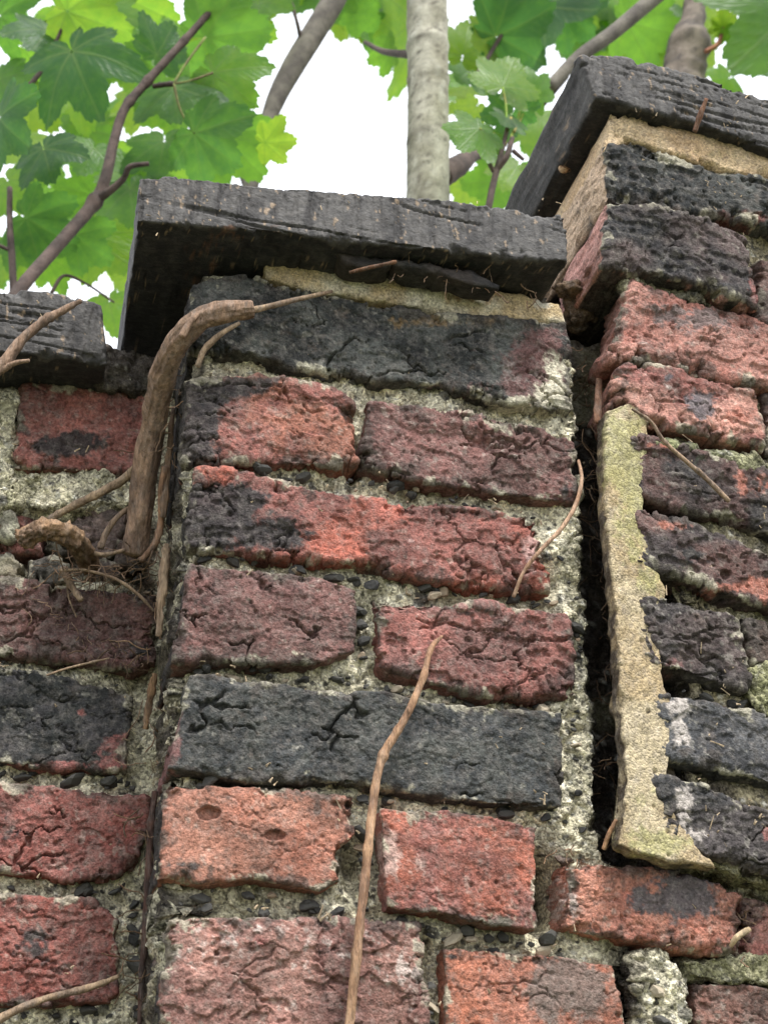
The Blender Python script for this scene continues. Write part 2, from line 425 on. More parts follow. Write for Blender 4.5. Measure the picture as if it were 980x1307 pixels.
# ------------------------------------------------------------------ pier, wall, neighbouring pier
YP, YL, YR = 0.0, 0.11, -0.025
def base_at(px, Y, z=0.0):
    p = at(px, 1300, Y); return Vector((p[0], Y, z))
pier = tag(empty('brick_pier', base_at(480, YP)), 'weathered red and black brick pier in the middle under a long dark coping slab', 'brick pier')
lwall = tag(empty('garden_wall', base_at(60, YL)), 'recessed stretch of old red brick wall on the left with broken masonry at dead vine', 'brick wall', None, 'thing')
rwall = tag(empty('brick_pier', base_at(900, YR)), 'taller brick pier on the right with a tan mortar strip beside the open crack', 'brick pier')

# mortar bodies
def rec_pier(PX):
    x, y = PX[:, 0], PX[:, 1]
    rec = np.full(len(x), 8.5)
    rec -= 6.5 * sst(690, 720, x)                          # flush edging down the right side
    for (cx, cy, rx, ry, k) in ((696, 1138, 17, 40, 90), (800, 1275, 14, 60, 50), (452, 1105, 14, 30, 18), (225, 1145, 45, 18, 24), (456, 585, 9, 24, 26), (225, 740, 14, 40, 10),
                                (225, 870, 14, 30, 12), (545, 1215, 10, 40, 10), (600, 500, 100, 14, -2), (940, 1180, 14, 40, 30)):
        rec += k * np.exp(-(((x - cx) / rx) ** 2 + ((y - cy) / ry) ** 2))
    return rec
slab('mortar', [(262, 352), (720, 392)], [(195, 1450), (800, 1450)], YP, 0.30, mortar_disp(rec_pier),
     mortar_col(moss=-0.12, dirt=-0.16, extra=((BLACK, -.3, [(740, 600, 30, 60, .5)], 20, .7), (lin((44, 38, 34)), -.3, [(696, 1138, 20, 46, 1.1), (800, 1275, 14, 60, .9), (225, 1145, 40, 16, .8)], 10, .9),)), M_MORTAR, pier, sp=2.2, r=0.006,  # last layer paints the shade of the open joint holes into the colour
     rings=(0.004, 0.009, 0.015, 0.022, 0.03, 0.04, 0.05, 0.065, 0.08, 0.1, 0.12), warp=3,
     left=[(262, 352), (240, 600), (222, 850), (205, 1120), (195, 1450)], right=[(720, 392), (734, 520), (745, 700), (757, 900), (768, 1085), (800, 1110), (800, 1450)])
def rec_left(PX):
    x, y = PX[:, 0], PX[:, 1]
    rec = np.full(len(x), 4.0)
    rec += 26 * np.exp(-(((x - 90) / 130) ** 2 + ((y - 695) / 38) ** 2) ** 2)
    rec += 10 * np.exp(-(((x - 175) / 14) ** 2 + ((y - 800) / 200) ** 2))
    rec -= 5 * np.exp(-(((x - 5) / 22) ** 2 + ((y - 560) / 60) ** 2)) + 5 * np.exp(-(((x - 90) / 120) ** 2 + ((y - 625) / 16) ** 2))
    return rec
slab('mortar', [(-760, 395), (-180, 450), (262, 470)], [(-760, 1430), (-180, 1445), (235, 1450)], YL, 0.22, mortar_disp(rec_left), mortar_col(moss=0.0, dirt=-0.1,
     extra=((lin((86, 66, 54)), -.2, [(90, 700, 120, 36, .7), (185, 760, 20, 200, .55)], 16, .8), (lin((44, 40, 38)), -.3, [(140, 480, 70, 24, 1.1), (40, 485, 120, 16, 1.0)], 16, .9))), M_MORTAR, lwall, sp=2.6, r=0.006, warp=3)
def rec_right(PX):
    x, y = PX[:, 0], PX[:, 1]
    return np.full(len(x), 9.0)
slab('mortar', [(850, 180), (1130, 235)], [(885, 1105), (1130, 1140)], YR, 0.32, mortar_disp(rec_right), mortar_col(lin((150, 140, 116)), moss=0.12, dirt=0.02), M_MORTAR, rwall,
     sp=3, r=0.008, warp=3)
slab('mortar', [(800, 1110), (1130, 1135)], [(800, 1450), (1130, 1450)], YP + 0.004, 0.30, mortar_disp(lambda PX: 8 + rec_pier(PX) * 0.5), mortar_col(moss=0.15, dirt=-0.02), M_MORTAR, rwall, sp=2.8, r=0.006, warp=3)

slab('crack_light_block', [(640, 300), (905, 330)], [(700, 1110), (905, 1130)], .11, .12, mortar_disp(lambda PX: 0, 1.0), mortar_col(lin((52, 44, 38)), dirt=.2), M_SOIL, rwall, sp=6, r=.004)  # dark slab added behind the crack to block light from the back
# masonry below the picture, down to the ground
def lower_mat():
    m, n, b, out = newmat('coursed_brickwork')
    g = n.nodes.new('ShaderNodeNewGeometry'); mp = n.nodes.new('ShaderNodeMapping'); mp.inputs['Rotation'].default_value = (R(90), 0, 0)
    t = n.nodes.new('ShaderNodeTexBrick'); t.inputs['Scale'].default_value = 1
    t.inputs['Brick Width'].default_value = .225; t.inputs['Row Height'].default_value = .075; t.inputs['Mortar Size'].default_value = .006
    t.inputs['Color1'].default_value = (*RED * .8, 1); t.inputs['Color2'].default_value = (*DKRED * .8, 1); t.inputs['Mortar'].default_value = (*PALE * .8, 1)
    n.links.new(g.outputs['Position'], mp.inputs[0]); n.links.new(mp.outputs[0], t.inputs[0]); n.links.new(t.outputs['Color'], b.inputs['Base Color'])
    b.inputs['Roughness'].default_value = .95
    return m
M_LOW = lower_mat()
def box(name, x0, x1, y0, y1, z0, z1, mat, parent):
    V = np.array([[x, y, z] for z in (z0, z1) for y in (y0, y1) for x in (x0, x1)], float)
    F = np.array([[0, 2, 3, 1], [4, 5, 7, 6], [0, 1, 5, 4], [2, 6, 7, 3], [0, 4, 6, 2], [1, 3, 7, 5]])
    return place(name, np_mesh(name, V, [F], smooth=False), mat, parent)
zl = at(480, 1440, YP)[2]
xa, xb, xc, xd = at(-760, 1440, YL)[0], at(198, 1440, YP)[0], at(800, 1440, YP)[0], at(1130, 1440, YP)[0]
box('lower_masonry', xb, xc - .001, YP + .006, YP + .3, 0, zl, M_LOW, pier)
box('lower_masonry', xa, xb - .002, YL + .006, YL + .22, 0, zl - .02, M_LOW, lwall)
box('lower_masonry', xc + .001, xd, YP + .01, YP + .3, 0, zl, M_LOW, rwall)

# ---- bricks
def brick(par, Y, top, bot, base, second, layers=(), side=None, depth=0.1, r=0.0045, lift=0.0, mix=0.0, sp=1.45, warp=2.6, size=30, tilt=(0, 0), left=None, right=None, label=None, **kw):
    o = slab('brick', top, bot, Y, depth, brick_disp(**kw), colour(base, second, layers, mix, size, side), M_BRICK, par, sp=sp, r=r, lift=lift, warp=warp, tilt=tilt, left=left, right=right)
    if label: o['label'] = label
    return o
def soot(b, blobs, sz=18, op=.93): return (BLACK, b, blobs, sz, op)
def salt(b, blobs, sz=10, op=.7): return (SALT * .9, b - .06, [(x, y, rx * 1.3, ry, k * .85) for x, y, rx, ry, k in blobs], sz * .8, op * .8)
GRIT = (PALE * .9, -.12, [], 7, .6)

# central pier, from the coping down
brick(pier, YP, [(245, 364), (330, 352), (350, 366), (480, 392), (600, 408), (722, 412)], [(240, 446), (300, 452), (380, 474), (470, 486), (560, 494), (650, 520), (728, 530)],
      BLACK, lin((86, 85, 84)), ((DKRED, -.1, [(680, 470, 55, 60, .8), (560, 500, 60, 14, .4)], 16, .95), (lin((140, 126, 120)), -.1, [(660, 480, 50, 40, .45)], 8, .8), (PALE, -.2, [(705, 500, 30, 60, .75), (640, 520, 80, 12, .7)], 10, .9), (lin((120, 96, 62)), -.25, [(560, 415, 150, 14, .6)], 12, .8)),
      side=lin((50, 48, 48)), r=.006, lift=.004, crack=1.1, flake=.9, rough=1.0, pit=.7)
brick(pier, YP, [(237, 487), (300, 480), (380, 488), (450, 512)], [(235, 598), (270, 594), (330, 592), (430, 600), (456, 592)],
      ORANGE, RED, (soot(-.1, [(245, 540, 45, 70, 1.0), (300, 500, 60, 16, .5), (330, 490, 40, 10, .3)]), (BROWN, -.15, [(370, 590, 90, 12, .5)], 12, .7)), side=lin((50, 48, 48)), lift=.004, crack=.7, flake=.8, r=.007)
brick(pier, YP, [(470, 516), (600, 530), (690, 550), (729, 568)], [(460, 594), (510, 612), (600, 628), (700, 642), (731, 645)],
      DKRED, MAROON, (soot(-.12, [(720, 610, 40, 50, .35), (560, 620, 80, 16, .3)]), (lin((150, 128, 116)), -.12, [(540, 540, 60, 16, .35)], 9, .6), GRIT), lift=.005, crack=1, flake=.9)
brick(pier, YP, [(252, 603), (330, 610), (420, 630), (500, 642), (620, 655), (672, 662), (692, 690)], [(236, 716), (270, 710), (330, 713), (450, 722), (540, 742), (620, 752), (697, 757)],
      RED, lin((160, 86, 72)), (soot(-.16, [(250, 660, 70, 60, .95), (360, 690, 60, 26, .55), (330, 640, 50, 14, .4)]), (lin((196, 158, 150)), -.1, [(680, 700, 24, 45, .6), (500, 700, 40, 20, .3)], 9, .7), GRIT),
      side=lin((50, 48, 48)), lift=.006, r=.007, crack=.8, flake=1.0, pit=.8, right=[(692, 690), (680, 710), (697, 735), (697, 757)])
brick(pier, YP, [(240, 724), (330, 735), (400, 742), (452, 754)], [(219, 848), (300, 850), (400, 852), (448, 836)],
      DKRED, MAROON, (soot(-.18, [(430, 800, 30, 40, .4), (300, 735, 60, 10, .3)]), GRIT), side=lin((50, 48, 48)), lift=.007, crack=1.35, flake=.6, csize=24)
brick(pier, YP, [(476, 766), (600, 780), (680, 782), (723, 786)], [(486, 850), (530, 872), (620, 892), (731, 892)],
      MAROON, RED, (soot(-.16, [(600, 790, 90, 14, .35), (690, 870, 50, 20, .35)]), salt(-.22, [(560, 850, 40, 20, .3)])), lift=.006, crack=.7, flake=1.5, rough=1.2)
brick(pier, YP, [(242, 866), (330, 874), (400, 884), (480, 888), (560, 902), (640, 908), (712, 914)], [(214, 984), (300, 1000), (380, 1002), (450, 1004), (540, 1018), (620, 1030), (714, 1032)],
      GREYBLK, lin((60, 60, 63)), ((MAROON, -.25, [(216, 930, 18, 70, 1.0)], 14, .9), (lin((170, 142, 108)), -.28, [(300, 925, 50, 30, .35), (605, 980, 12, 60, .3)], 5, .8)), lift=.007, crack=1.2, flake=.5, rough=.5, r=.003, csize=34, pit=.5, size=14)
brick(pier, YP, [(212, 1004), (300, 1006), (380, 1010), (447, 1020)], [(200, 1122), (260, 1130), (330, 1122), (405, 1140), (436, 1122)],
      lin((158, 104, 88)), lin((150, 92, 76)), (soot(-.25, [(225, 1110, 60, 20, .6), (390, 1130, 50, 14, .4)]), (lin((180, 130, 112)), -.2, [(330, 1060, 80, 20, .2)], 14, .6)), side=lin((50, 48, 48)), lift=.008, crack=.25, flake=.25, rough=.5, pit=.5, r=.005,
      holes=((265, 1042, 18, 9, 5), (348, 1070, 14, 7, 4)), right=[(447, 1020), (449, 1068), (428, 1090), (436, 1122)])
brick(pier, YP, [(479, 1040), (560, 1040), (620, 1050), (676, 1064)], [(488, 1164), (560, 1172), (620, 1186), (675, 1190)],
      lin((164, 92, 75)), RED, ((lin((182, 150, 138)), -.15, [(490, 1090, 18, 50, .7), (540, 1110, 30, 30, .4)], 9, .75), (BROWN, -.1, [(590, 1180, 100, 12, .6)], 9, .7)), lift=.014, crack=.2, flake=.4, pit=.8, rough=.75, r=.003)
brick(pier, YP, [(216, 1174), (300, 1172), (420, 1176), (530, 1184)], [(200, 1345), (380, 1342), (545, 1340)],
      lin((160, 112, 102)), lin((136, 92, 86)), (salt(.16, [(300, 1200, 110, 40, .25), (500, 1240, 40, 40, .3)], 9, .72), (RED, -.2, [(260, 1180, 60, 12, .5), (330, 1205, 14, 10, .7)], 8, .8), (BROWN, -.14, [], 14, .7)), side=lin((50, 48, 48)), lift=.008, crack=.5, flake=1.2, pit=1.3, rough=1.5, r=.006)
brick(pier, YP, [(564, 1214), (640, 1218), (720, 1224), (780, 1234)], [(566, 1345), (680, 1345), (803, 1345)],
      ORANGE, lin((164, 96, 74)), ((lin((112, 96, 88)), -.1, [(720, 1270, 70, 50, .8)], 16, .9), soot(-.3, [(600, 1222, 50, 6, .6), (575, 1250, 8, 30, .5)])), lift=.006, crack=.4, flake=.3, pit=.8, rough=.6)
brick(pier, YP, [(190, 1368), (320, 1372), (440, 1378)], [(186, 1440), (320, 1445), (440, 1445)], RED, MAROON, (), sp=4)
brick(pier, YP, [(470, 1372), (600, 1375), (780, 1385)], [(470, 1445), (600, 1445), (790, 1448)], DKRED, MAROON, (), sp=4)

# left wall
brick(lwall, YL, [(28, 494), (100, 496), (196, 510)], [(20, 598), (90, 603), (192, 608)], RED, lin((140, 80, 72)), (soot(-.14, [(90, 575, 60, 20, .75), (160, 560, 30, 14, .3)]), GRIT), lift=.006, crack=.6, flake=.9)
brick(lwall, YL, [(-150, 500), (-20, 500)], [(-150, 592), (-20, 596)], RED, DKRED, (), sp=4)
brick(lwall, YL, [(-150, 735), (0, 742), (100, 756), (196, 768)], [(-150, 826), (0, 838), (110, 850), (170, 858), (200, 850)], DKRED, MAROON, (soot(-.14, [(170, 835, 40, 20, .5), (10, 760, 60, 14, .3)]), (BROWN, -.1, [(40, 770, 60, 20, .4)], 10, .7)), lift=.008, crack=1, flake=1.2, rough=1.2, holes=((68, 762, 6, 12, 6),))
brick(lwall, YL, [(-150, 845), (0, 852), (80, 866), (168, 892)], [(-150, 970), (0, 978), (90, 984), (160, 988)], lin((64, 60, 64)), BLACK, ((RED, -.2, [(150, 960, 30, 30, .7), (60, 982, 90, 10, .75), (103, 913, 8, 8, .7)], 8, .9), GRIT), lift=.007, crack=.6, flake=.5, rough=.55, r=.0035, size=14)
brick(lwall, YL, [(-150, 998), (0, 1003), (100, 1008), (192, 1022)], [(-150, 1112), (0, 1116), (90, 1124), (165, 1118)], lin((126, 68, 62)), RED, (soot(-.2, [(20, 1060, 40, 40, .3)]), GRIT), lift=.007, crack=1.1, flake=.7, right=[(192, 1022), (186, 1070), (165, 1118)])
brick(lwall, YL, [(-150, 1136), (0, 1145), (120, 1150), (148, 1172)], [(-150, 1268), (0, 1284), (90, 1282), (150, 1280)], RED, lin((132, 70, 62)), (soot(-.12, [(50, 1210, 60, 60, .5)]), GRIT), lift=.007, crack=.5, flake=.6, rough=.9)
brick(lwall, YL, [(-150, 1300), (0, 1312), (150, 1316)], [(-150, 1420), (150, 1430)], RED, DKRED, (), sp=3.5)

for k, (y0, y1) in enumerate(((500, 592), (622, 708), (735, 826), (845, 970), (998, 1112), (1136, 1268), (1300, 1420))):      # courses further along the wall
    for j, (x0, x1) in enumerate(((-745, -560), (-545, -365), (-350, -170)) if k % 2 else ((-745, -470), (-455, -170))):
        f0, f1 = .12 * (x0 + 150), .12 * (x1 + 150)
        f0, f1 = f0 * (1300 - y0) / 1000, f1 * (1300 - y0) / 1000
        brick(lwall, YL, [(x0, y0 + f0), (x1, y0 + f1)], [(x0, y1 + f0), (x1, y1 + f1)], (RED, DKRED, MAROON, GREYBLK)[(k * 3 + j) % 4], MAROON, (), lift=.006, sp=5)

# right pier
brick(rwall, YR, [(768, 192), (800, 184), (880, 214), (990, 240), (1120, 270)], [(768, 262), (860, 276), (950, 290), (1000, 305), (1120, 330)], lin((44, 44, 47)), lin((66, 66, 66)), ((lin((110, 60, 52)), -.2, [(940, 285, 60, 14, .6)], 12, .7), (lin((120, 118, 96)), -.22, [(940, 250, 30, 30, .3)], 5, .7)),
      side=lin((192,166,140)), depth=.16, lift=.008, crack=.7, flake=1.4, rough=1.9, pit=1.3, r=.007)
brick(rwall, YR, [(768, 272), (830, 274), (910, 300), (944, 312)], [(762, 352), (830, 362), (900, 378), (956, 404)], lin((50, 48, 52)), lin((84, 68, 68)), ((lin((190, 124, 116)), -.1, [(728, 300, 30, 60, .0)], 10, .9), (RED, -.2, [(950, 380, 14, 40, .7)], 8, .8)), side=lin((190,142,130)), depth=.10, lift=.014, crack=.6, flake=1.0, rough=1.1)
brick(rwall, YR, [(962, 332), (1120, 380)], [(966, 415), (1120, 455)], DKRED, BROWN, (soot(-.05, []),), lift=.004)
brick(rwall, YR, [(800, 358), (840, 380), (900, 392), (990, 420), (1120, 450)], [(772, 462), (850, 472), (920, 490), (1000, 500), (1120, 530)], lin((172, 116, 106)), lin((150, 92, 82)), ((lin((96, 84, 82)), -.1, [(870, 410, 60, 30, .65), (950, 440, 40, 30, .3)], 14, .9), salt(-.12, [(815, 445, 24, 16, .5)], 9, .7), (ORANGE, -.2, [(900, 470, 60, 12, .4)], 10, .8)), depth=.035, lift=.006, crack=.5, flake=1.2, rough=1.5, r=.008)
brick(rwall, YR, [(784, 474), (810, 466), (880, 484), (962, 502)], [(776, 522), (850, 552), (910, 564), (972, 580)], lin((182, 126, 114)), RED, (salt(-.02, [(840, 510, 50, 30, .35)], 9, .8), (lin((92, 88, 92)), -.1, [(890, 525, 26, 20, .75), (845, 490, 10, 8, .6)], 8, .9), (ORANGE, -.15, [(940, 540, 30, 30, .6)], 10, .85)), depth=.035, lift=.008, crack=.4, flake=1.0, rough=1.4, r=.008)
brick(rwall, YR, [(976, 500), (1120, 535)], [(980, 585), (1120, 620)], DKRED, BROWN, (soot(.0, []),))
brick(rwall, YR, [(800, 556), (850, 566), (920, 590), (990, 606), (1120, 640)], [(800, 630), (850, 650), (920, 668), (1000, 690), (1120, 716)], lin((60, 54, 56)), DKRED, (soot(-.02, [(860, 600, 50, 30, .4)]), (ORANGE, -.18, [(950, 620, 40, 30, .5), (840, 575, 26, 8, .6)], 10, .85), (lin((84, 92, 76)), -.15, [(900, 590, 50, 16, .4)], 9, .7)), depth=.03, lift=.006, crack=.3, flake=1.4, rough=1.1)
brick(rwall, YR, [(800, 652), (860, 666), (920, 690), (1000, 715), (1120, 745)], [(800, 726), (860, 738), (920, 762), (1000, 784), (1120, 815)], lin((66, 56, 58)), DKRED, (soot(-.08, [(880, 720, 50, 30, .4)]), (ORANGE, -.18, [(850, 676, 30, 10, .7), (965, 755, 26, 20, .75), (900, 755, 50, 8, .6)], 9, .9)), depth=.03, lift=.006, crack=.3, flake=1.5, rough=1.2, holes=((921, 738, 7, 6, 5),))
brick(rwall, YR, [(810, 764), (870, 772), (938, 792)], [(810, 846), (880, 864), (952, 888)], lin((58, 52, 54)), lin((80, 66, 66)), ((MAROON, -.16, [(860, 850, 30, 14, .5)], 10, .8), GRIT), depth=.03, lift=.007, crack=.7, flake=1.0)
brick(rwall, YR, [(944, 786), (1120, 830)], [(958, 852), (1120, 890)], lin((78, 76, 74)), BROWN, (), lift=.003)
brick(rwall, YR, [(810, 884), (880, 896), (960, 910), (1120, 950)], [(810, 968), (880, 978), (960, 998), (1120, 1040)], lin((58, 56, 60)), lin((76, 74, 78)), (salt(-.12, [(862, 930, 14, 60, .75), (900, 905, 60, 6, .4)], 7, .85), (MAROON, -.2, [(940, 900, 40, 10, .5)], 9, .8)), depth=.03, lift=.006, crack=.4, flake=.8)
brick(rwall, YR, [(820, 990), (890, 1004), (960, 1034), (1120, 1080)], [(850, 1074), (900, 1094), (960, 1112), (1120, 1150)], lin((56, 54, 57)), lin((74, 66, 68)), (salt(-.12, [(866, 1030, 14, 40, .75), (890, 1070, 16, 16, .6)], 7, .85), (RED, -.22, [(975, 1070, 14, 20, .7), (915, 1030, 20, 8, .4)], 8, .8)), depth=.03, lift=.006, crack=.9, flake=.8)
brick(rwall, YP, [(720, 1106), (790, 1110), (850, 1118), (905, 1132), (934, 1146)], [(712, 1188), (760, 1198), (850, 1214), (940, 1224)], lin((172, 110, 92)), lin((158, 92, 78)), (salt(-.12, [(722, 1150, 12, 50, .75)], 7, .85), (lin((78, 76, 78)), -.1, [(860, 1150, 60, 32, .85), (800, 1160, 20, 20, .3)], 10, .92)), lift=.013, crack=.3, flake=.6, pit=1.2, rough=1.1)
brick(rwall, YP, [(952, 1150), (1120, 1190)], [(950, 1228), (1120, 1262)], PINK, RED, (salt(-.1, []),), lift=.002)
brick(rwall, YP, [(884, 1254), (980, 1262), (1120, 1280)], [(884, 1345), (1120, 1370)], lin((128, 86, 76)), lin((110, 76, 68)), (), lift=.004, crack=.3, flake=.4, rough=.8)

# mortar strip, cap mortar, repairs
def sand_disp(rough=1.0, grow=0.0):
    def f(Pm, N, PX, FR):
        sd = 300 + SEED[0]
        d = 1.3 * rough * fbm(Pm, 40, 3, sd) + 0.7 * rough * fbm(Pm, 7, 4, sd + 1)
        f1, f2, ci = voro(Pm, 9.0, sd + 2)
        d -= 1.8 * rough * (1 - sst(0.1, 0.3, f1)) * (ci > 0.8)
        return d, {'cid': ci}
    return f
def sand_col(a, b, layers=(), edge=None):
    def f(Pm, N, PX, FR, aux):
        sd = 500 + SEED[0]
        c = mixc(np.repeat(np.asarray(a)[None, :], len(Pm), 0), np.asarray(b), sst(-.3, .3, fbm(Pm, 28, 4, sd)))
        if edge is not None: c = mixc(c, np.asarray(edge), (1 - FR) * sst(-.5, .2, fbm(Pm, 9, 3, sd + 9)))
        for i, (lc, bias, blobs, sz, op) in enumerate(layers):
            c = mixc(c, np.asarray(lc), op * layer_mask(Pm, PX, bias, blobs, sz, sd + 20 + i * 5))
        return c
    return f
strip_ctr = [(795, 525), (796, 600), (797, 700), (806, 800), (812, 900), (818, 1000), (822, 1060)]
GREEN = lin((148, 146, 96))
slab('mortar_strip', [(766, 534), (782, 526), (800, 518), (826, 545)], [(782, 1084), (810, 1094), (850, 1102), (908, 1108)], YR, 0.013, sand_disp(1.3), sand_col(lin((168, 153, 125)), lin((154, 135, 104)),
     ((GREEN, -.12, [(800, 600, 50, 120, .7), (830, 740, 30, 40, .4), (840, 1080, 60, 30, .7), (815, 1020, 40, 30, .4)], 20, .6), (lin((110, 100, 74)), -.2, [(820, 1075, 50, 8, .6), (790, 620, 8, 60, .2)], 8, .7), (lin((92, 84, 74)), -.2, [], 6, .6)), lin((72, 62, 52))), M_SAND, rwall, sp=1.8, r=.003, lift=.0085, tilt=(.0055, 0), warp=2.0, wsize=6,
     left=[(766, 534), (764, 600), (766, 650), (770, 700), (778, 790), (785, 900), (792, 1005), (788, 1040), (782, 1084)],
     right=[(826, 545), (822, 600), (816, 660), (824, 716), (846, 758), (838, 800), (840, 860), (852, 900), (850, 960), (846, 1010), (858, 1050), (908, 1108)])['label'] = 'tan trowelled mortar strip turning green at its upper end'
slab('cap_mortar', [(776, 150), (830, 158), (900, 172), (985, 192), (1120, 220)], [(764, 200), (800, 186), (880, 214), (985, 240), (1120, 270)], YR, 0.17, sand_disp(.8), sand_col(lin((192, 168, 134)), lin((178, 150, 116)),
     ((lin((140, 128, 92)), -.2, [(900, 205, 80, 12, .5)], 10, .6), (lin((120, 110, 96)), -.3, [], 7, .5))), M_SAND, rwall, sp=2, r=.006, lift=.008, warp=2, rings=(.004, .01, .02, .03, .04, .055, .07, .09, .11, .14))
slab('cap_mortar', [(336, 334), (420, 346), (560, 362), (640, 374), (716, 390)], [(338, 358), (400, 374), (500, 388), (600, 408), (720, 414)], YP, 0.06, sand_disp(1.2), sand_col(lin((204, 194, 172)), lin((180, 158, 122)),
     ((lin((142, 98, 58)), -.12, [(600, 380, 70, 14, .5), (520, 366, 40, 10, .3)], 9, .7), (lin((196, 192, 180)), -.15, [(690, 392, 20, 12, .7), (380, 350, 40, 10, .5)], 9, .8), (lin((70, 62, 54)), -.25, [(520, 385, 100, 6, .5)], 7, .8))), M_SAND, pier, sp=1.8, r=.004, lift=.003, warp=2)
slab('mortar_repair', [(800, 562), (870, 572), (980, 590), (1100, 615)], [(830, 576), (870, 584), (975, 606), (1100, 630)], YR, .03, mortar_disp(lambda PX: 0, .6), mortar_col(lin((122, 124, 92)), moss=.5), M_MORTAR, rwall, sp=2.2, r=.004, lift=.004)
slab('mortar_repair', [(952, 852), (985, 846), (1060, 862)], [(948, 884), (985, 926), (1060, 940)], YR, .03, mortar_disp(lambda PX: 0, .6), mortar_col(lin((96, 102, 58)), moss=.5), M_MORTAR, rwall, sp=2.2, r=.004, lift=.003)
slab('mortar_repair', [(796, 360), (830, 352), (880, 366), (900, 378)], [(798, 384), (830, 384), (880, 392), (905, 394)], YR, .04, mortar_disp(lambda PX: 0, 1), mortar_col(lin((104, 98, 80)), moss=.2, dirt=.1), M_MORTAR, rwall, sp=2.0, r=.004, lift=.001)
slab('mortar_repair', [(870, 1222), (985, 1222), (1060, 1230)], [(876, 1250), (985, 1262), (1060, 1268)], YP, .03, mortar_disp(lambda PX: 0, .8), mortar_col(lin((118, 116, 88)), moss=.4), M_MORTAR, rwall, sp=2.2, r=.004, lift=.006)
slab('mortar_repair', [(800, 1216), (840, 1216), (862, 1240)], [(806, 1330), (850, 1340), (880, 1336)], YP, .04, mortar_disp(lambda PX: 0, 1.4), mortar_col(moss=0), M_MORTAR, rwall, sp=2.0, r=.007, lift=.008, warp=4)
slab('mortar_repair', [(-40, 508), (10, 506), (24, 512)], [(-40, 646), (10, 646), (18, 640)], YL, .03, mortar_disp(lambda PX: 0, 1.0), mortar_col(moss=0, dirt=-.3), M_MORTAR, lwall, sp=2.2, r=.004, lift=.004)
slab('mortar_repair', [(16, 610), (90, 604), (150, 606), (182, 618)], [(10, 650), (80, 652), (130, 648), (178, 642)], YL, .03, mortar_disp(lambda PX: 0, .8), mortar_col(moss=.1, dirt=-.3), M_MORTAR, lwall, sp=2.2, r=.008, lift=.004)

slab('mortar_repair', [(124, 452), (160, 448), (206, 462)], [(126, 504), (160, 508), (206, 522)], YL, .05, mortar_disp(lambda PX: 0, 1.2), mortar_col(lin((58, 52, 48)), dirt=.4), M_SOIL, lwall, sp=2.2, r=.006, lift=.012, warp=3)

# ---- copings: dark, saw-marked, split along their length
def cope_disp(grain=1.0, saw=1.0):
    def f(Pm, N, PX, FR):
        sd = 1300 + SEED[0] * 3
        d = 1.2 * fbm(Pm, 80, 2, sd) + 0.6 * fbm(Pm, 6, 4, sd + 1, .65)
        Wp = Pm + 3 * np.stack([fbm(Pm, 30, 2, sd + 2)] * 3, 1)
        ridge = np.abs(fbm(Wp, (4.5, 200, 70), 2, sd + 3))
        front = sst(.4, .9, -N[:, 1])
        d -= 1.1 * saw * front * (1 - sst(0.0, 0.14, ridge))
        d += 0.12 * saw * front * np.sin(Wp[:, 0] / 4.5 * 2 * np.pi + 3 * fbm(Pm, 40, 2, sd + 8))
        Z = Pm[:, 2] + 0.09 * Pm[:, 0] + 6 * fbm(Pm, (90, 60, 30), 3, sd + 4)
        q = np.abs(fbm(np.stack([Pm[:, 0], Pm[:, 1], Z], 1), (220, 200, 9), 3, sd + 5))
        d -= 2.6 * grain * (1 - sst(0.0, 0.10, q)) * sst(-.15, .15, fbm(Pm, 50, 2, sd + 6))
        d -= 2.0 * (1 - FR) * np.abs(fbm(Pm, 16, 4, sd + 7))
        return d, {'q': q}
    return f
def cope_col(base, layers=()):
    def f(Pm, N, PX, FR, aux):
        sd = 1500 + SEED[0] * 3
        c = mixc(np.repeat(np.asarray(base)[None, :], len(Pm), 0), lin((40, 37, 36)), sst(-.3, .4, fbm(Pm, (9, 40, 30), 5, sd, .6)))
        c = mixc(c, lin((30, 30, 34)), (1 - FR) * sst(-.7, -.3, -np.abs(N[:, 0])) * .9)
        c = mixc(c, lin((150, 128, 104)), .7 * sst(.5, .58, fbm(Pm, (3, 3, 6), 3, sd + 4)))
        for i, (lc, bias, blobs, sz, op) in enumerate(layers):
            c = mixc(c, np.asarray(lc), op * layer_mask(Pm, PX, bias, blobs, sz, sd + 20 + i * 5))
        return c
    return f
RG = tuple(x / 1000 for x in (3, 6, 10, 15, 20, 26, 32, 38, 45, 52, 60, 68, 76, 85, 95, 105, 118, 132, 150, 170, 200))
COP = lin((72, 69, 67))
RUST = lin((116, 78, 54))
YC = -0.045
def coping(name, label, top, bot, Y, depth, layers=(), **kw):
    o = slab(name, top, bot, Y, depth, cope_disp(), cope_col(COP, layers), M_COPE, None, rings=RG, sp=1.5, warp=0.9, **kw)
    return tag(o, label, 'coping', 'coping slabs along the wall top', 'thing')
coping('coping_slab', 'long dark coping slab capping the middle brick pier', [(178, 226), (215, 223), (330, 236), (450, 245), (560, 253), (722, 274)], [(174, 282), (230, 286), (330, 294), (430, 306), (560, 318), (660, 330), (724, 334)], YC, .26,
       ((RUST, -.2, [(300, 290, 140, 5, .45), (500, 312, 120, 5, .3)], 8, .6), (lin((66, 52, 44)), -.2, [(450, 330, 250, 20, .4)], 14, .7)), r=.0035)
coping('coping_slab', 'dark end of coping slab at the left edge, with a dead twig across it', [(-760, 282), (-170, 352), (-20, 366), (60, 370), (130, 388)], [(-760, 366), (-170, 433), (-20, 448), (60, 453), (137, 464)], YL - .05, .24, r=.004)
coping('coping_slab', 'highest dark coping slab, at the upper right over the taller pier', [(738, 70), (800, 72), (900, 98), (985, 126), (1130, 162)], [(760, 124), (800, 134), (900, 160), (985, 190), (1130, 226)], YR - .02, .30, r=.004)

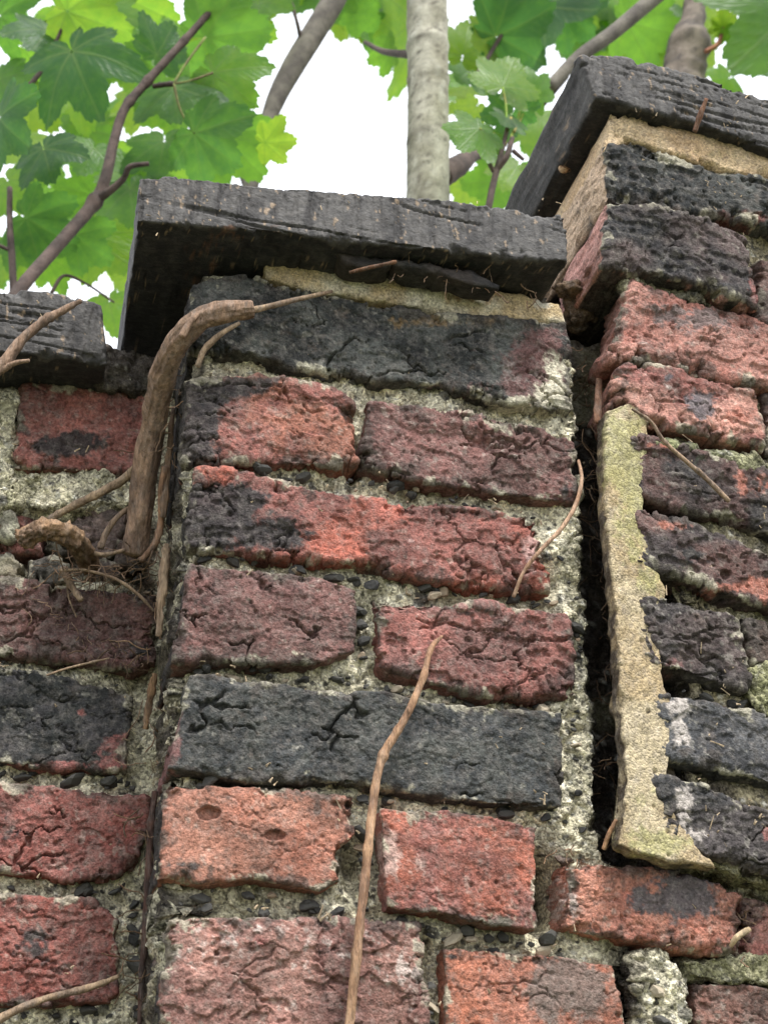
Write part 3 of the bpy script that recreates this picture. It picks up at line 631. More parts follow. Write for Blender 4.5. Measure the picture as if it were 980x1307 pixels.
# rotted flakes hanging from the underside of the long coping
for i, (t_, b_, yy) in enumerate(((([(500, 332), (545, 334), (600, 346), (640, 362)]), ([(508, 338), (548, 346), (598, 362), (638, 368)]), -.03), (([(430, 318), (500, 330)]), ([(440, 338), (498, 340)]), -.028))):
    o = slab('rotten_flake', t_, b_, yy, .02, sand_disp(1.5), sand_col(lin((50, 42, 38)), lin((32, 30, 30))), M_COPE, None, sp=2, r=.002, warp=3)
    tag(o, ('curled dark flake hanging under the right half of the long coping', 'small dark flake under the middle of the long coping')[i], 'flake')

# ---- stones
def ico(seed, sub=2, rough=.25, flat=.75):
    bm = bmesh.new(); bmesh.ops.create_icosphere(bm, subdivisions=sub, radius=1)
    V = np.array([v.co[:] for v in bm.verts]); F = np.array([[v.index for v in f.verts] for f in bm.faces]); bm.free()
    rs = np.random.RandomState(seed)
    for k in range(14):                                  # broken facets
        n = rs.normal(size=3); n /= np.linalg.norm(n); h = rs.uniform(.5, .82)
        e = V @ n - h; V = V - np.clip(e, 0, None)[:, None] * n
    d = fbm(V * 10 + seed * 50, 6, 4, seed)
    V = V * (1 + rough * d)[:, None]
    return V, F
PEB = []
for k in range(8):
    V, F = ico(k + 3)
    me = np_mesh('pebble', V, [F], smooth=False); PEB.append(me)
def pebble_mat(name, c, c2):
    m, n, b, out = newmat(name)
    g = n.nodes.new('ShaderNodeNewGeometry'); oi = n.nodes.new('ShaderNodeObjectInfo')
    t = n.nodes.new('ShaderNodeTexNoise'); t.inputs['Scale'].default_value = 420; t.inputs['Detail'].default_value = 5
    n.links.new(g.outputs['Position'], t.inputs['Vector'])
    mx_ = n.nodes.new('ShaderNodeMix'); mx_.data_type = 'RGBA'; mx_.inputs[6].default_value = (*c, 1); mx_.inputs[7].default_value = (*c2, 1)
    ad = n.nodes.new('ShaderNodeMath'); ad.operation = 'MULTIPLY_ADD'; ad.inputs[1].default_value = .8; ad.inputs[2].default_value = -.2
    n.links.new(oi.outputs['Random'], ad.inputs[0])
    a2 = n.nodes.new('ShaderNodeMath'); a2.operation = 'ADD'; a2.use_clamp = True; n.links.new(ad.outputs[0], a2.inputs[0]); n.links.new(t.outputs['Fac'], a2.inputs[1])
    n.links.new(a2.outputs[0], mx_.inputs[0]); n.links.new(mx_.outputs[2], b.inputs['Base Color'])
    bp = n.nodes.new('ShaderNodeBump'); bp.inputs['Strength'].default_value = .5; bp.inputs['Distance'].default_value = .001
    n.links.new(t.outputs['Fac'], bp.inputs['Height']); n.links.new(bp.outputs[0], b.inputs['Normal'])
    b.inputs['Roughness'].default_value = .85; b.inputs['Specular IOR Level'].default_value = .25
    return m
MP_DARK = pebble_mat('dark_aggregate', lin((36, 36, 37)), lin((74, 72, 68)))
MP_TAN = pebble_mat('pale_aggregate', lin((128, 104, 84)), lin((160, 148, 128)))
rs = np.random.RandomState(11)
PEBD, PEBT = [], []
for me in PEB:
    a = me.copy(); a.materials.append(MP_DARK); PEBD.append(a)
    a = me.copy(); a.materials.append(MP_TAN); PEBT.append(a)
def pebble(par, px, py, Y, size_px, dark=True):
    m = mpp(px, py, Y) * size_px / 2
    p = at(px, py, Y)
    o = bpy.data.objects.new('pebble', (PEBD if dark else PEBT)[rs.randint(8)]); C.objects.link(o)
    o.parent = par; o.location = Vector(p) - par.location
    o.rotation_euler = (rs.uniform(-.3, .6), rs.uniform(-.8, .8), rs.uniform(-.4, .4))
    o.scale = (m * rs.uniform(.9, 1.6), m * rs.uniform(.8, 1.2), m * rs.uniform(.55, .95))
def bed(par, pts, n, Y, jy=6, smin=9, smax=25):
    for k in range(int(n * .8)):
        p = polyline(pts, np.array([rs.rand()]))[0]
        sz = smin * .7 + (smax - smin * .7) * rs.rand() ** 2.0
        pebble(par, p[0] + rs.normal() * 2, p[1] + rs.normal() * jy * .75, Y + .0035 + rs.uniform(-.003, .003), sz, rs.rand() > .2)
bed(pier, [(260, 594), (330, 602), (450, 612), (560, 636), (700, 660)], 26, YP)
bed(pier, [(250, 712), (380, 728), (500, 750), (600, 762), (710, 770)], 34, YP)
bed(pier, [(235, 858), (350, 864), (470, 878), (600, 896), (740, 905)], 40, YP)
bed(pier, [(250, 1000), (350, 1006), (470, 1022), (600, 1040), (745, 1055)], 28, YP)
bed(pier, [(225, 1150), (330, 1150), (430, 1158), (520, 1178)], 26, YP, 12)
bed(pier, [(520, 1190), (620, 1200), (740, 1212)], 20, YP, 10)
bed(pier, [(462, 770), (462, 850)], 12, YP, 4)
bed(pier, [(463, 1030), (466, 1150)], 12, YP, 4)
bed(pier, [(712, 690), (732, 760), (742, 860)], 12, YP - .003, 5)
bed(pier, [(300, 600), (600, 650)], 14, YP, 7, 6, 12)
bed(pier, [(300, 856), (700, 902)], 14, YP, 7, 6, 12)
bed(pier, [(730, 900), (738, 1000), (740, 1060)], 14, YP - .003, 8)
bed(pier, [(550, 1230), (550, 1320)], 8, YP, 5)
bed(pier, [(300, 462), (430, 488), (600, 505)], 10, YP, 6, 5, 11)
bed(lwall, [(0, 988), (90, 996), (170, 1004)], 16, YL, 5)
bed(lwall, [(0, 1132), (90, 1136), (170, 1130)], 16, YL, 5)
bed(lwall, [(0, 1296), (90, 1300), (170, 1300)], 16, YL, 7)
bed(lwall, [(0, 848), (90, 856), (170, 870)], 14, YL, 5, 5, 12)
bed(lwall, [(172, 1150), (176, 1300)], 16, YL, 8)
bed(lwall, [(170, 720), (190, 760)], 10, YL, 10, 8, 20)
bed(rwall, [(835, 1240), (845, 1300)], 9, YP - .012, 12, 8, 26)
bed(rwall, [(860, 880), (970, 905)], 5, YR, 3)
for (x, y, s_, d) in ((268, 994, 27, True), (92, 998, 36, True), (140, 998, 24, True), (382, 726, 20, True), (475, 748, 22, True), (592, 1168, 44, True), (178, 1232, 30, True), (735, 800, 22, True), (693, 908, 22, False), (265, 1160, 22, True),
                      (597, 993, 13, False), (640, 715, 12, False), (432, 1165, 30, True), (700, 1198, 30, True), (545, 870, 20, True)):
    pebble(pier if x > 200 else lwall, x, y, (YP if x > 200 else YL) + .001, s_, d)

# broken masonry in the hole behind the vine
for (t_, b_, c1, c2, lf) in (
        ([(-40, 652), (30, 650), (62, 672)], [(-40, 700), (20, 704), (56, 700)], lin((132, 92, 82)), RED, -.006),
        ([(96, 660), (128, 644), (160, 650)], [(88, 690), (120, 712), (158, 704)], lin((150, 122, 114)), lin((128, 104, 100)), -.004),
        ([(60, 672), (84, 664), (96, 672)], [(58, 690), (80, 700), (98, 694)], lin((124, 116, 102)), lin((96, 92, 84)), -.012),
        ([(150, 690), (166, 684), (180, 694)], [(146, 716), (164, 726), (178, 716)], lin((150, 104, 86)), BROWN, -.002),
        ([(-40, 706), (10, 700), (30, 712)], [(-40, 738), (8, 740), (36, 736)], lin((128, 118, 100)), BROWN, -.004),
        ([(40, 712), (70, 706), (92, 716)], [(36, 738), (66, 742), (92, 738)], lin((104, 96, 90)), lin((78, 72, 68)), -.002),
        ([(0, 660), (14, 656), (24, 668)], [(0, 684), (12, 688), (24, 682)], PALE * .8, PALE * .6, .004),
        ([(112, 716), (140, 712), (152, 722)], [(108, 740), (138, 746), (152, 740)], lin((112, 112, 84)), BROWN, .0)):
    o = slab('rubble_stone', t_, b_, YL, .03, brick_disp(crack=.2, flake=.8, rough=1.4), colour(c1, c2, ((lin((80, 70, 60)), -.1, [], 9, .7),)), M_BRICK, lwall, sp=1.8, r=.008, lift=lf, warp=3.5)

# ------------------------------------------------------------------ stems, twigs, trunks
def catmull(pts, n):
    pts = np.asarray(pts, float)
    P = np.concatenate([[2 * pts[0] - pts[1]], pts, [2 * pts[-1] - pts[-2]]])
    out = []
    for i in range(len(pts) - 1):
        p0, p1, p2, p3 = P[i:i + 4]
        for t in np.linspace(0, 1, n, endpoint=False):
            out.append(.5 * ((2 * p1) + (-p0 + p2) * t + (2 * p0 - 5 * p1 + 4 * p2 - p3) * t ** 2 + (-p0 + 3 * p1 - 3 * p2 + p3) * t ** 3))
    out.append(pts[-1]); return np.array(out)
def tube(name, spec, mat, colf, parent=None, seg=12, n=8, rough=.12, knots=(), groove=0.0, flat=1.0, hollow=False, grain=(6, 6, 6)):
    """spec rows: px, py, Y, radius in px; a round tapering stem with swellings at `knots` (0..1)"""
    SEED[0] += 1; sd = SEED[0]
    rows = []
    for (x, y, Y, r_) in spec:
        p = at(x, y, Y); rows.append([*p, r_ * mpp(x, y, Y)])
    K = catmull(rows, n); P = K[:, :3]; Rr = np.maximum(K[:, 3], 2e-4)
    L = np.linspace(0, 1, len(P))
    for (kt, ka, kw) in knots: Rr = Rr * (1 + ka * np.exp(-((L - kt) / kw) ** 2))
    T = np.gradient(P, axis=0); T /= np.linalg.norm(T, axis=1)[:, None]
    u = np.cross(T[0], [0.0, 1.0, 0.15]); u /= np.linalg.norm(u)
    V = []
    th = np.linspace(0, 2 * np.pi, seg, endpoint=False)
    for i in range(len(P)):
        u = u - T[i] * (u @ T[i]); u /= np.linalg.norm(u); v = np.cross(T[i], u)
        V.append(P[i] + Rr[i] * (np.cos(th)[:, None] * u + flat * np.sin(th)[:, None] * v))
    V = np.array(V); m = len(P)
    Vf = V.reshape(-1, 3); ctr = np.repeat(P, seg, 0); rad = np.repeat(Rr, seg)
    d = fbm(Vf * 1000, grain, 3, sd) * rough
    if groove:
        tt_ = np.tile(th, m); fib = np.abs(fbm(np.stack([np.cos(tt_) * 4, np.sin(tt_) * 4, np.repeat(L, seg) * 7 + sd], 1), 1.0, 3, sd + 5, .65))
        d = d - groove * (1 - sst(0, .3, fib))
    Vf = ctr + (Vf - ctr) * (1 + d)[:, None]
    idx = np.arange(m * seg).reshape(m, seg)
    Q = np.stack([idx[:-1], np.roll(idx[:-1], -1, 1), np.roll(idx[1:], -1, 1), idx[1:]], -1).reshape(-1, 4)
    V2 = [Vf]; F = [Q]; b = len(Vf)
    for e, ring, tt in ((0, idx[0], -T[0]), (m - 1, idx[-1], T[-1])):
        if hollow and e == 0:
            inner = P[0] + (Vf[ring] - P[0]) * .68; deep = inner + T[0] * Rr[0] * 1.6
            V2 += [inner, deep, (P[0] + T[0] * Rr[0] * 1.6)[None]]
            i1 = b + np.arange(seg); i2 = i1 + seg; c = b + 2 * seg; b += 2 * seg + 1
            F.append(np.stack([ring, np.roll(ring, -1), np.roll(i1, -1), i1], -1)[:, ::-1]); F.append(np.stack([i1, np.roll(i1, -1), np.roll(i2, -1), i2], -1)[:, ::-1])
            F.append(np.stack([i2, np.roll(i2, -1), np.full(seg, c)], -1)[:, ::-1])
        else:
            V2.append((P[e] + tt * Rr[e] * .25)[None]); F.append(np.stack([ring, np.roll(ring, -1), np.full(seg, b)], -1)); b += 1
    Vf = np.concatenate(V2)
    quads = [f for f in F if f.shape[1] == 4]; tris = [f for f in F if f.shape[1] == 3]
    col = colf(Vf * 1000, sd)
    me = np_mesh(name, Vf, quads + tris, col)
    bm = bmesh.new(); bm.from_mesh(me); bmesh.ops.recalc_face_normals(bm, faces=bm.faces); bm.to_mesh(me); bm.free()
    return place(name, me, mat, parent)
def two(a, b, size=14):
    a, b = lin(a), lin(b)
    return lambda Pm, sd: mixc(np.repeat(a[None, :], len(Pm), 0), b, sst(-.35, .35, fbm(Pm, size, 4, sd + 3)))
STEM = two((140, 114, 94), (104, 84, 70)); DRY = two((160, 136, 110), (118, 98, 80), 14); DARKTWIG = two((92, 72, 58), (64, 52, 44))

v = tube('dead_vine', [(172, 708, .075, 17), (178, 660, .066, 16.5), (186, 600, .052, 17), (196, 540, .034, 17), (206, 490, .012, 16.5), (222, 445, -.012, 16), (250, 412, -.026, 15.5), (285, 399, -.03, 14.5), (322, 395, -.03, 12.5)], M_WOOD, STEM, seg=44, n=14, rough=.12, groove=.13,
         knots=((.52, .1, .02), (.86, .06, .03)), grain=(8, 8, 20))
v = tag(v, 'thick dead vine stem bent over the left corner of the middle pier', 'vine')
def part_tube(par, name, *a, **k):
    o = tube(name, *a, **k); o.parent = par; o.location = o.location - par.location; return o
part_tube(v, 'side_shoot', [(312, 398, -.032, 5), (340, 392, -.03, 4.2), (380, 382, -.026, 3.6), (424, 372, -.02, 2.2)], M_WOOD, DRY, seg=8, rough=.15)
part_tube(v, 'side_shoot', [(252, 468, -.02, 3.5), (262, 445, -.024, 4), (284, 425, -.028, 3.6), (306, 412, -.03, 2.4)], M_WOOD, DRY, seg=8, rough=.2)
part_tube(v, 'side_shoot', [(232, 430, -.035, 5), (242, 412, -.036, 4), (255, 400, -.034, 2)], M_WOOD, STEM, seg=8, rough=.2)

tw = []
def twig(label, spec, colf=DRY, name='dead_twig', cat='twig', **k):
    k.setdefault('seg', 8); k.setdefault('rough', .24)
    k.setdefault('knots', [(random.random(), random.uniform(.15, .4), .012) for _ in range(4)])
    return tag(tube(name, spec, M_WOOD, colf, **k), label, cat)
twig('curled hollow vine stump sticking out of the broken masonry at left', [(27, 692, .055, 13), (44, 680, .05, 14), (66, 676, .05, 14.5), (90, 684, .055, 15), (106, 702, .07, 15), (116, 724, .095, 14)], two((150, 120, 92), (104, 82, 64)), 'vine_stump', 'vine', seg=36, n=12, groove=.3, hollow=True)
twig('straight pale stick slanting up into the thick vine stem at left', [(62, 664, .088, 4), (90, 648, .082, 5), (130, 628, .075, 5.5), (160, 610, .07, 6), (180, 592, .066, 6)])
twig('forked dead twig crossing the dark left coping slab', [(-14, 486, .03, 8), (10, 458, .03, 8), (30, 432, .03, 7), (60, 408, .03, 6), (88, 392, .03, 5), (104, 384, .03, 2.5)], STEM)
twig('short twig spur beside the forked twig on the left coping', [(2, 474, .03, 4), (18, 464, .026, 3.6), (38, 460, .022, 2.2)], STEM)
twig('long thin twig standing in front of the lower middle of the pier', [(440, 1345, -.02, 7), (448, 1290, -.022, 6.4), (457, 1200, -.024, 6.2), (468, 1100, -.024, 6), (478, 1010, -.022, 5.6), (490, 962, -.022, 5.6), (516, 918, -.022, 5), (538, 870, -.02, 4.6), (550, 828, -.016, 3.8), (564, 812, -.01, 2)],
     two((170, 134, 104), (138, 104, 80)), seg=10, n=14, knots=((.55, .25, .01), (.63, .2, .01), (.35, .2, .008), (.2, .15, .008), (.8, .2, .01)))
twig('thin curved root looping from the crack onto the right end of a red brick', [(738, 588, -.004, 2.2), (742, 612, -.012, 2.6), (734, 645, -.016, 2.8), (715, 676, -.018, 2.8), (690, 702, -.018, 2.6), (668, 730, -.014, 2.6), (655, 762, -.008, 2.4)], two((178, 146, 120), (150, 116, 92)))
twig('thin grey twig lying across the dark bricks of the right pier', [(806, 522, -.05, 1.6), (830, 538, -.048, 2.2), (846, 562, -.046, 2.6), (872, 586, -.044, 3), (900, 610, -.04, 3.4), (930, 640, -.038, 3)], two((150, 126, 104), (116, 96, 80)))
twig('pale twig running along the bottom left corner of the wall', [(-20, 1312, .085, 6), (20, 1290, .084, 5), (60, 1274, .084, 4.5), (110, 1262, .086, 4.5), (152, 1246, .088, 2.5)])
twig('wiry pale rootlet arching below the vine stump', [(78, 728, .08, 1.6), (110, 728, .074, 2), (150, 740, .07, 2.2), (178, 760, .07, 2.2), (197, 780, .074, 1.4)])
twig('stubby broken root end pointing down below the vine stump', [(82, 726, .09, 6), (90, 745, .085, 5), (104, 766, .08, 4)], DRY)
twig('hair thin rootlet on the dark red brick below the stump', [(86, 740, .095, 1.2), (88, 762, .092, 1.3), (98, 788, .092, .8)], DRY)
twig('crooked twig leaning against the foot of the thick vine stem', [(128, 700, .075, 4), (136, 680, .074, 4), (150, 660, .074, 3.6), (172, 644, .078, 3.6)], DRY)
twig('thin root bridging from the stump to the vine foot', [(108, 700, .072, 3), (130, 708, .068, 3), (160, 702, .068, 2.6)], DRY)
twig('brown hooked root curling beside the pier corner', [(180, 716, .06, 4), (198, 694, .058, 4.4), (206, 664, .055, 4), (206, 630, .05, 4.5), (211, 596, .046, 5)], two((140, 106, 80), (100, 76, 58)))
twig('upright strip of dead bark in the corner beside the maroon brick', [(203, 812, .045, 4), (206, 770, .045, 6), (211, 720, .045, 6.5), (213, 694, .045, 3)], DRY, 'bark_strip', 'bark', flat=.4, groove=.5, seg=20, rough=.5)
twig('ragged bark strip high in the corner behind the thick vine stem', [(208, 660, .05, 4), (212, 620, .048, 6), (217, 570, .046, 5), (221, 520, .04, 3)], two((134, 108, 86), (92, 74, 60)), 'bark_strip', 'bark', flat=.4, groove=.3)
twig('dark bark sliver in the corner beside the black stretcher', [(186, 930, .08, 4), (192, 890, .075, 6), (198, 860, .07, 4)], two((150, 118, 88), (104, 80, 60)), 'bark_strip', 'bark', flat=.5, groove=.3)
twig('dark reddish root running down the corner at bottom left of the pier', [(178, 1320, .07, 3), (182, 1240, .066, 4.2), (188, 1160, .06, 4.6), (192, 1080, .056, 5), (198, 1010, .05, 4)], two((88, 62, 54), (58, 46, 42)), n=12, rough=.35)
twig('splinter standing out under the highest coping', [(886, 168, -.05, 3.4), (892, 150, -.055, 3.8), (901, 126, -.062, 2.4)], two((146, 104, 80), (110, 78, 60)))
twig('small pale straw wedged in the crack above the orange brick', [(770, 1084, -.02, 3), (776, 1066, -.024, 3.4), (786, 1046, -.028, 2.4)], two((180, 140, 104), (140, 104, 76)))
twig('pale stalk by the open joint at the lower right', [(932, 1208, -.03, 3), (940, 1196, -.034, 4), (956, 1186, -.034, 4)], two((196, 172, 136), (160, 136, 104)))
twig('thin straw lying on the dark brick at the lower left', [(60, 862, .088, 1.4), (90, 852, .088, 1.6), (140, 840, .09, 1)], DRY)
twig('brown stalk stuck upright in the crack beside the mortar strip', [(762, 540, -.02, 5), (763, 510, -.018, 5.5), (764, 484, -.014, 4)], two((128, 92, 70), (92, 68, 54)), flat=.5)
twig('withered stalk lying under the long coping beside the cap mortar', [(446, 348, -.034, 2.4), (470, 342, -.038, 3), (506, 334, -.042, 2)], two((130, 92, 64), (92, 66, 50)))

# hair roots hanging in the crack and in the corner by the vine
def hair_roots(name, label, areas, seed):
    r2 = np.random.RandomState(seed); V, Q, cl = [], [], []
    for (x0, y0, x1, y1, Y0, Y1, n_, ln) in areas:
        for k in range(n_):
            t = r2.rand(); x = x0 + (x1 - x0) * t + r2.normal() * 5; y = y0 + (y1 - y0) * t + r2.normal() * 5
            p = at(x, y, r2.uniform(Y0, Y1)); a = r2.uniform(0, 6.3); dr = np.array([math.cos(a), r2.uniform(-.4, .2), math.sin(a) - .5]); m_ = 9
            rad = r2.uniform(.00022, .0006); L_ = ln * r2.uniform(.4, 1.2) / m_; b = len(V); sh = r2.uniform(.5, 1.1)
            for i in range(m_):
                dr = dr + r2.normal(size=3) * .28; dr /= np.linalg.norm(dr); p = p + dr * L_
                u = np.cross(dr, [.3, 1, .2]); u /= np.linalg.norm(u); w_ = np.cross(dr, u)
                V += [p + rad * (math.cos(q) * u + math.sin(q) * w_) for q in (0, 2.1, 4.2)]; cl += [sh] * 3
                if i: Q += [[b + (i - 1) * 3 + j, b + (i - 1) * 3 + (j + 1) % 3, b + i * 3 + (j + 1) % 3, b + i * 3 + j] for j in range(3)]
    V = np.array(V); col = lin((140, 112, 88))[None, :] * np.array(cl)[:, None]
    o = place(name, np_mesh(name, V, [np.array(Q)], col), M_WOOD); tag(o, label, 'roots'); o['kind'] = 'stuff'
hair_roots('hair_roots', 'fine dry hair roots in the corner around the dead vine', [(200, 560, 190, 1290, .05, .09, 90, .03), (60, 720, 190, 730, .07, .09, 60, .028), (20, 760, 180, 850, .095, .1, 30, .02), (240, 440, 215, 600, .0, .06, 30, .025)], 3)
hair_roots('hair_roots', 'fine dry hair roots hanging in the open crack', [(748, 430, 762, 700, .0, .05, 50, .022), (765, 720, 780, 1090, .0, .05, 40, .02), (700, 1080, 760, 1110, -.008, .01, 24, .016), (936, 1140, 945, 1230, -.01, .01, 20, .02), (500, 345, 700, 375, -.03, -.02, 20, .02)], 5)

# soil and shell in the gap
V, F = ico(41, 4, .55)
def blob(name, label, px, py, Y, sx, sy, sz, mat, c1, c2, cat, seed):
    V, F = ico(seed, 4, .6)
    V = V + (fbm(V * 10 + seed, 3, 4, seed + 2) * .22)[:, None] * V
    p = at(px, py, Y); m = mpp(px, py, Y)
    Vw = p + V * np.array([sx, sy, sz]) * m
    col = two(c1, c2, 5)(Vw * 1000, seed)
    return tag(place(name, np_mesh(name, Vw, [F], col), mat), label, cat)
blob('soil_clump', 'crumbly brown soil clump wedged at the top of the crack', 743, 400, .03, 26, 24, 34, M_SOIL, (112, 92, 74), (70, 58, 50), 'soil', 5)
blob('soil_clump', 'smaller brown soil lump under the end of the long coping', 728, 372, .02, 22, 18, 18, M_SOIL, (120, 98, 76), (76, 62, 52), 'soil', 9)
blob('soil_clump', 'dark soil lump low in the joint by the orange brick', 722, 1100, .006, 16, 10, 8, M_SOIL, (84, 66, 56), (58, 48, 42), 'soil', 13)

def snail(px, py, Y, rpx):
    m = mpp(px, py, Y); rows = []
    V, Q = [], []
    seg, nn = 10, 44
    for i in range(nn):
        t = i / (nn - 1); a = t * 2 * math.pi * 2.6
        rr = .12 + .88 * (1 - t) ** 1.3
        c = np.array([math.cos(a) * rr * .62, -t * .75, math.sin(a) * rr * .62])
        rad = .42 * rr
        er = np.array([math.cos(a), 0, math.sin(a)]); ey = np.array([0, 1.0, 0])
        for j in range(seg):
            b = 2 * math.pi * j / seg
            V.append(c + rad * (math.cos(b) * er + math.sin(b) * ey))
    idx = np.arange(nn * seg).reshape(nn, seg)
    Q = np.stack([idx[:-1], np.roll(idx[:-1], -1, 1), np.roll(idx[1:], -1, 1), idx[1:]], -1).reshape(-1, 4)
    p = at(px, py, Y); Vw = p + np.array(V) * rpx * m
    o = place('snail_shell', np_mesh('snail_shell', Vw, [Q], two((190, 156, 116), (132, 98, 68), 3)(Vw * 1000, 3)), M_STONE)
    return tag(o, 'small tan snail shell under the highest coping', 'snail shell')
snail(719, 217, .045, 9)

# chaff and straw flecks caught on the masonry
def flecks(name, label, areas, seed):
    r2 = np.random.RandomState(seed); V, F = [], []
    for (x0, x1, y0, y1, Y, n_) in areas:
        cl = [(r2.uniform(x0, x1), r2.uniform(y0, y1)) for _ in range(max(2, n_ // 12))]
        for k in range(int(n_ * .5)):
            cx, cy = cl[r2.randint(len(cl))] if r2.rand() < .6 else (r2.uniform(x0, x1), r2.uniform(y0, y1))
            p = at(np.clip(cx + r2.normal() * 9, x0, x1), np.clip(cy + r2.normal() * 12, y0, y1), Y + r2.uniform(.002, .0055))
            a = r2.uniform(0, math.pi); L = r2.uniform(.0004, .0022) * (2.2 if r2.rand() < .08 else 1); w_ = r2.uniform(.00025, .0009)
            dx = np.array([math.cos(a), r2.uniform(-.35, .35), math.sin(a)]); dn = np.array([-math.sin(a), 0, math.cos(a)]); nn = np.array([0, -1, 0]) * w_ * .5
            b = len(V)
            V += [p - dx * L - dn * w_, p - dx * L + dn * w_, p + dx * L + dn * w_ * .5, p + dx * L - dn * w_ * .5, p + nn * 2]
            F += [[b, b + 1, b + 4], [b + 1, b + 2, b + 4], [b + 2, b + 3, b + 4], [b + 3, b, b + 4]]
    V = np.array(V)
    col = np.repeat(lin((182, 160, 130))[None, :], len(V), 0) * (0.35 + .8 * r2.rand(len(V) // 5).repeat(5))[:, None]
    o = place(name, np_mesh(name, V, [np.array(F)], col, smooth=False), M_WOOD)
    tag(o, label, 'straw'); o['kind'] = 'stuff'; return o
flecks('straw_flecks', 'tiny pale straw flecks caught on the bricks', [(240, 720, 400, 520, -.006, 60), (240, 725, 500, 640, -.008, 60), (240, 690, 620, 740, -.009, 40), (240, 725, 740, 880, -.009, 40), (240, 705, 880, 1020, -.01, 60), (215, 670, 1010, 1170, -.012, 40), (215, 780, 1180, 1300, -.01, 40),
       (0, 185, 510, 600, .1, 24), (0, 190, 700, 850, .1, 60), (0, 160, 860, 980, .1, 40), (0, 180, 1010, 1280, .1, 60), (780, 975, 190, 400, -.04, 50), (850, 975, 480, 1100, -.036, 90), (720, 930, 1120, 1210, -.016, 30), (730, 770, 420, 700, .02, 50)], 5)
flecks('chaff_flecks', 'tiny pale chaff flecks stuck to the coping fronts', [(190, 715, 250, 300, -.05, 40), (0, 125, 385, 440, .055, 12), (780, 980, 110, 160, -.052, 24)], 9)

# ------------------------------------------------------------------ trees
def leaf_mat():
    m, n, b, out = newmat('sycamore_leaf')
    L = n.links.new
    oi = n.nodes.new('ShaderNodeObjectInfo'); at_ = n.nodes.new('ShaderNodeAttribute'); at_.attribute_name = 'vein'
    tn = n.nodes.new('ShaderNodeAttribute'); tn.attribute_type = 'OBJECT'; tn.attribute_name = 'tint'
    tc = n.nodes.new('ShaderNodeTexCoord'); nz = n.nodes.new('ShaderNodeTexNoise'); nz.inputs['Scale'].default_value = 5; nz.inputs['Detail'].default_value = 8; nz.inputs['Roughness'].default_value = .65
    L(tc.outputs['Object'], nz.inputs['Vector'])
    def ramp(c0, c1, c2):
        r = n.nodes.new('ShaderNodeValToRGB'); e = r.color_ramp.elements
        e[0].position = 0; e[0].color = (*c0, 1); e[1].position = 1; e[1].color = (*c2, 1); x = e.new(.5); x.color = (*c1, 1)
        return r
    ad = n.nodes.new('ShaderNodeMath'); ad.operation = 'MULTIPLY_ADD'; ad.inputs[1].default_value = .8; ad.inputs[2].default_value = -.4
    L(nz.outputs['Fac'], ad.inputs[0])
    a2 = n.nodes.new('ShaderNodeMath'); a2.operation = 'ADD'; a2.use_clamp = True; L(ad.outputs[0], a2.inputs[0]); L(tn.outputs['Fac'], a2.inputs[1])
    rd = ramp((.04, .09, .045), (.065, .14, .03), (.13, .19, .03)); rt_ = ramp((.085, .23, .045), (.22, .45, .045), (.46, .64, .055))
    L(a2.outputs[0], rd.inputs[0]); L(a2.outputs[0], rt_.inputs[0])
    vm = n.nodes.new('ShaderNodeMix'); vm.data_type = 'RGBA'; vf = n.nodes.new('ShaderNodeMath'); vf.operation = 'MULTIPLY'; vf.inputs[1].default_value = .6
    L(at_.outputs['Fac'], vf.inputs[0]); L(vf.outputs[0], vm.inputs[0]); L(rd.outputs[0], vm.inputs[6]); vm.inputs[7].default_value = (.26, .34, .12, 1)
    b.inputs['Roughness'].default_value = .42; b.inputs['Specular IOR Level'].default_value = .35
    L(vm.outputs[2], b.inputs['Base Color'])
    tr = n.nodes.new('ShaderNodeBsdfTranslucent')
    tm = n.nodes.new('ShaderNodeMix'); tm.data_type = 'RGBA'; vf2 = n.nodes.new('ShaderNodeMath'); vf2.operation = 'MULTIPLY'; vf2.inputs[1].default_value = .5
    L(at_.outputs['Fac'], vf2.inputs[0]); L(vf2.outputs[0], tm.inputs[0]); L(rt_.outputs[0], tm.inputs[6]); tm.inputs[7].default_value = (.10, .22, .03, 1)
    L(tm.outputs[2], tr.inputs['Color'])
    ms = n.nodes.new('ShaderNodeMixShader'); ms.inputs[0].default_value = .66
    L(b.outputs[0], ms.inputs[1]); L(tr.outputs[0], ms.inputs[2]); L(ms.outputs[0], out.inputs['Surface'])
    bp = n.nodes.new('ShaderNodeBump'); bp.inputs['Strength'].default_value = .2; bp.inputs['Distance'].default_value = .015; L(at_.outputs['Fac'], bp.inputs['Height']); L(bp.outputs[0], b.inputs['Normal'])
    return m
M_LEAF = leaf_mat()
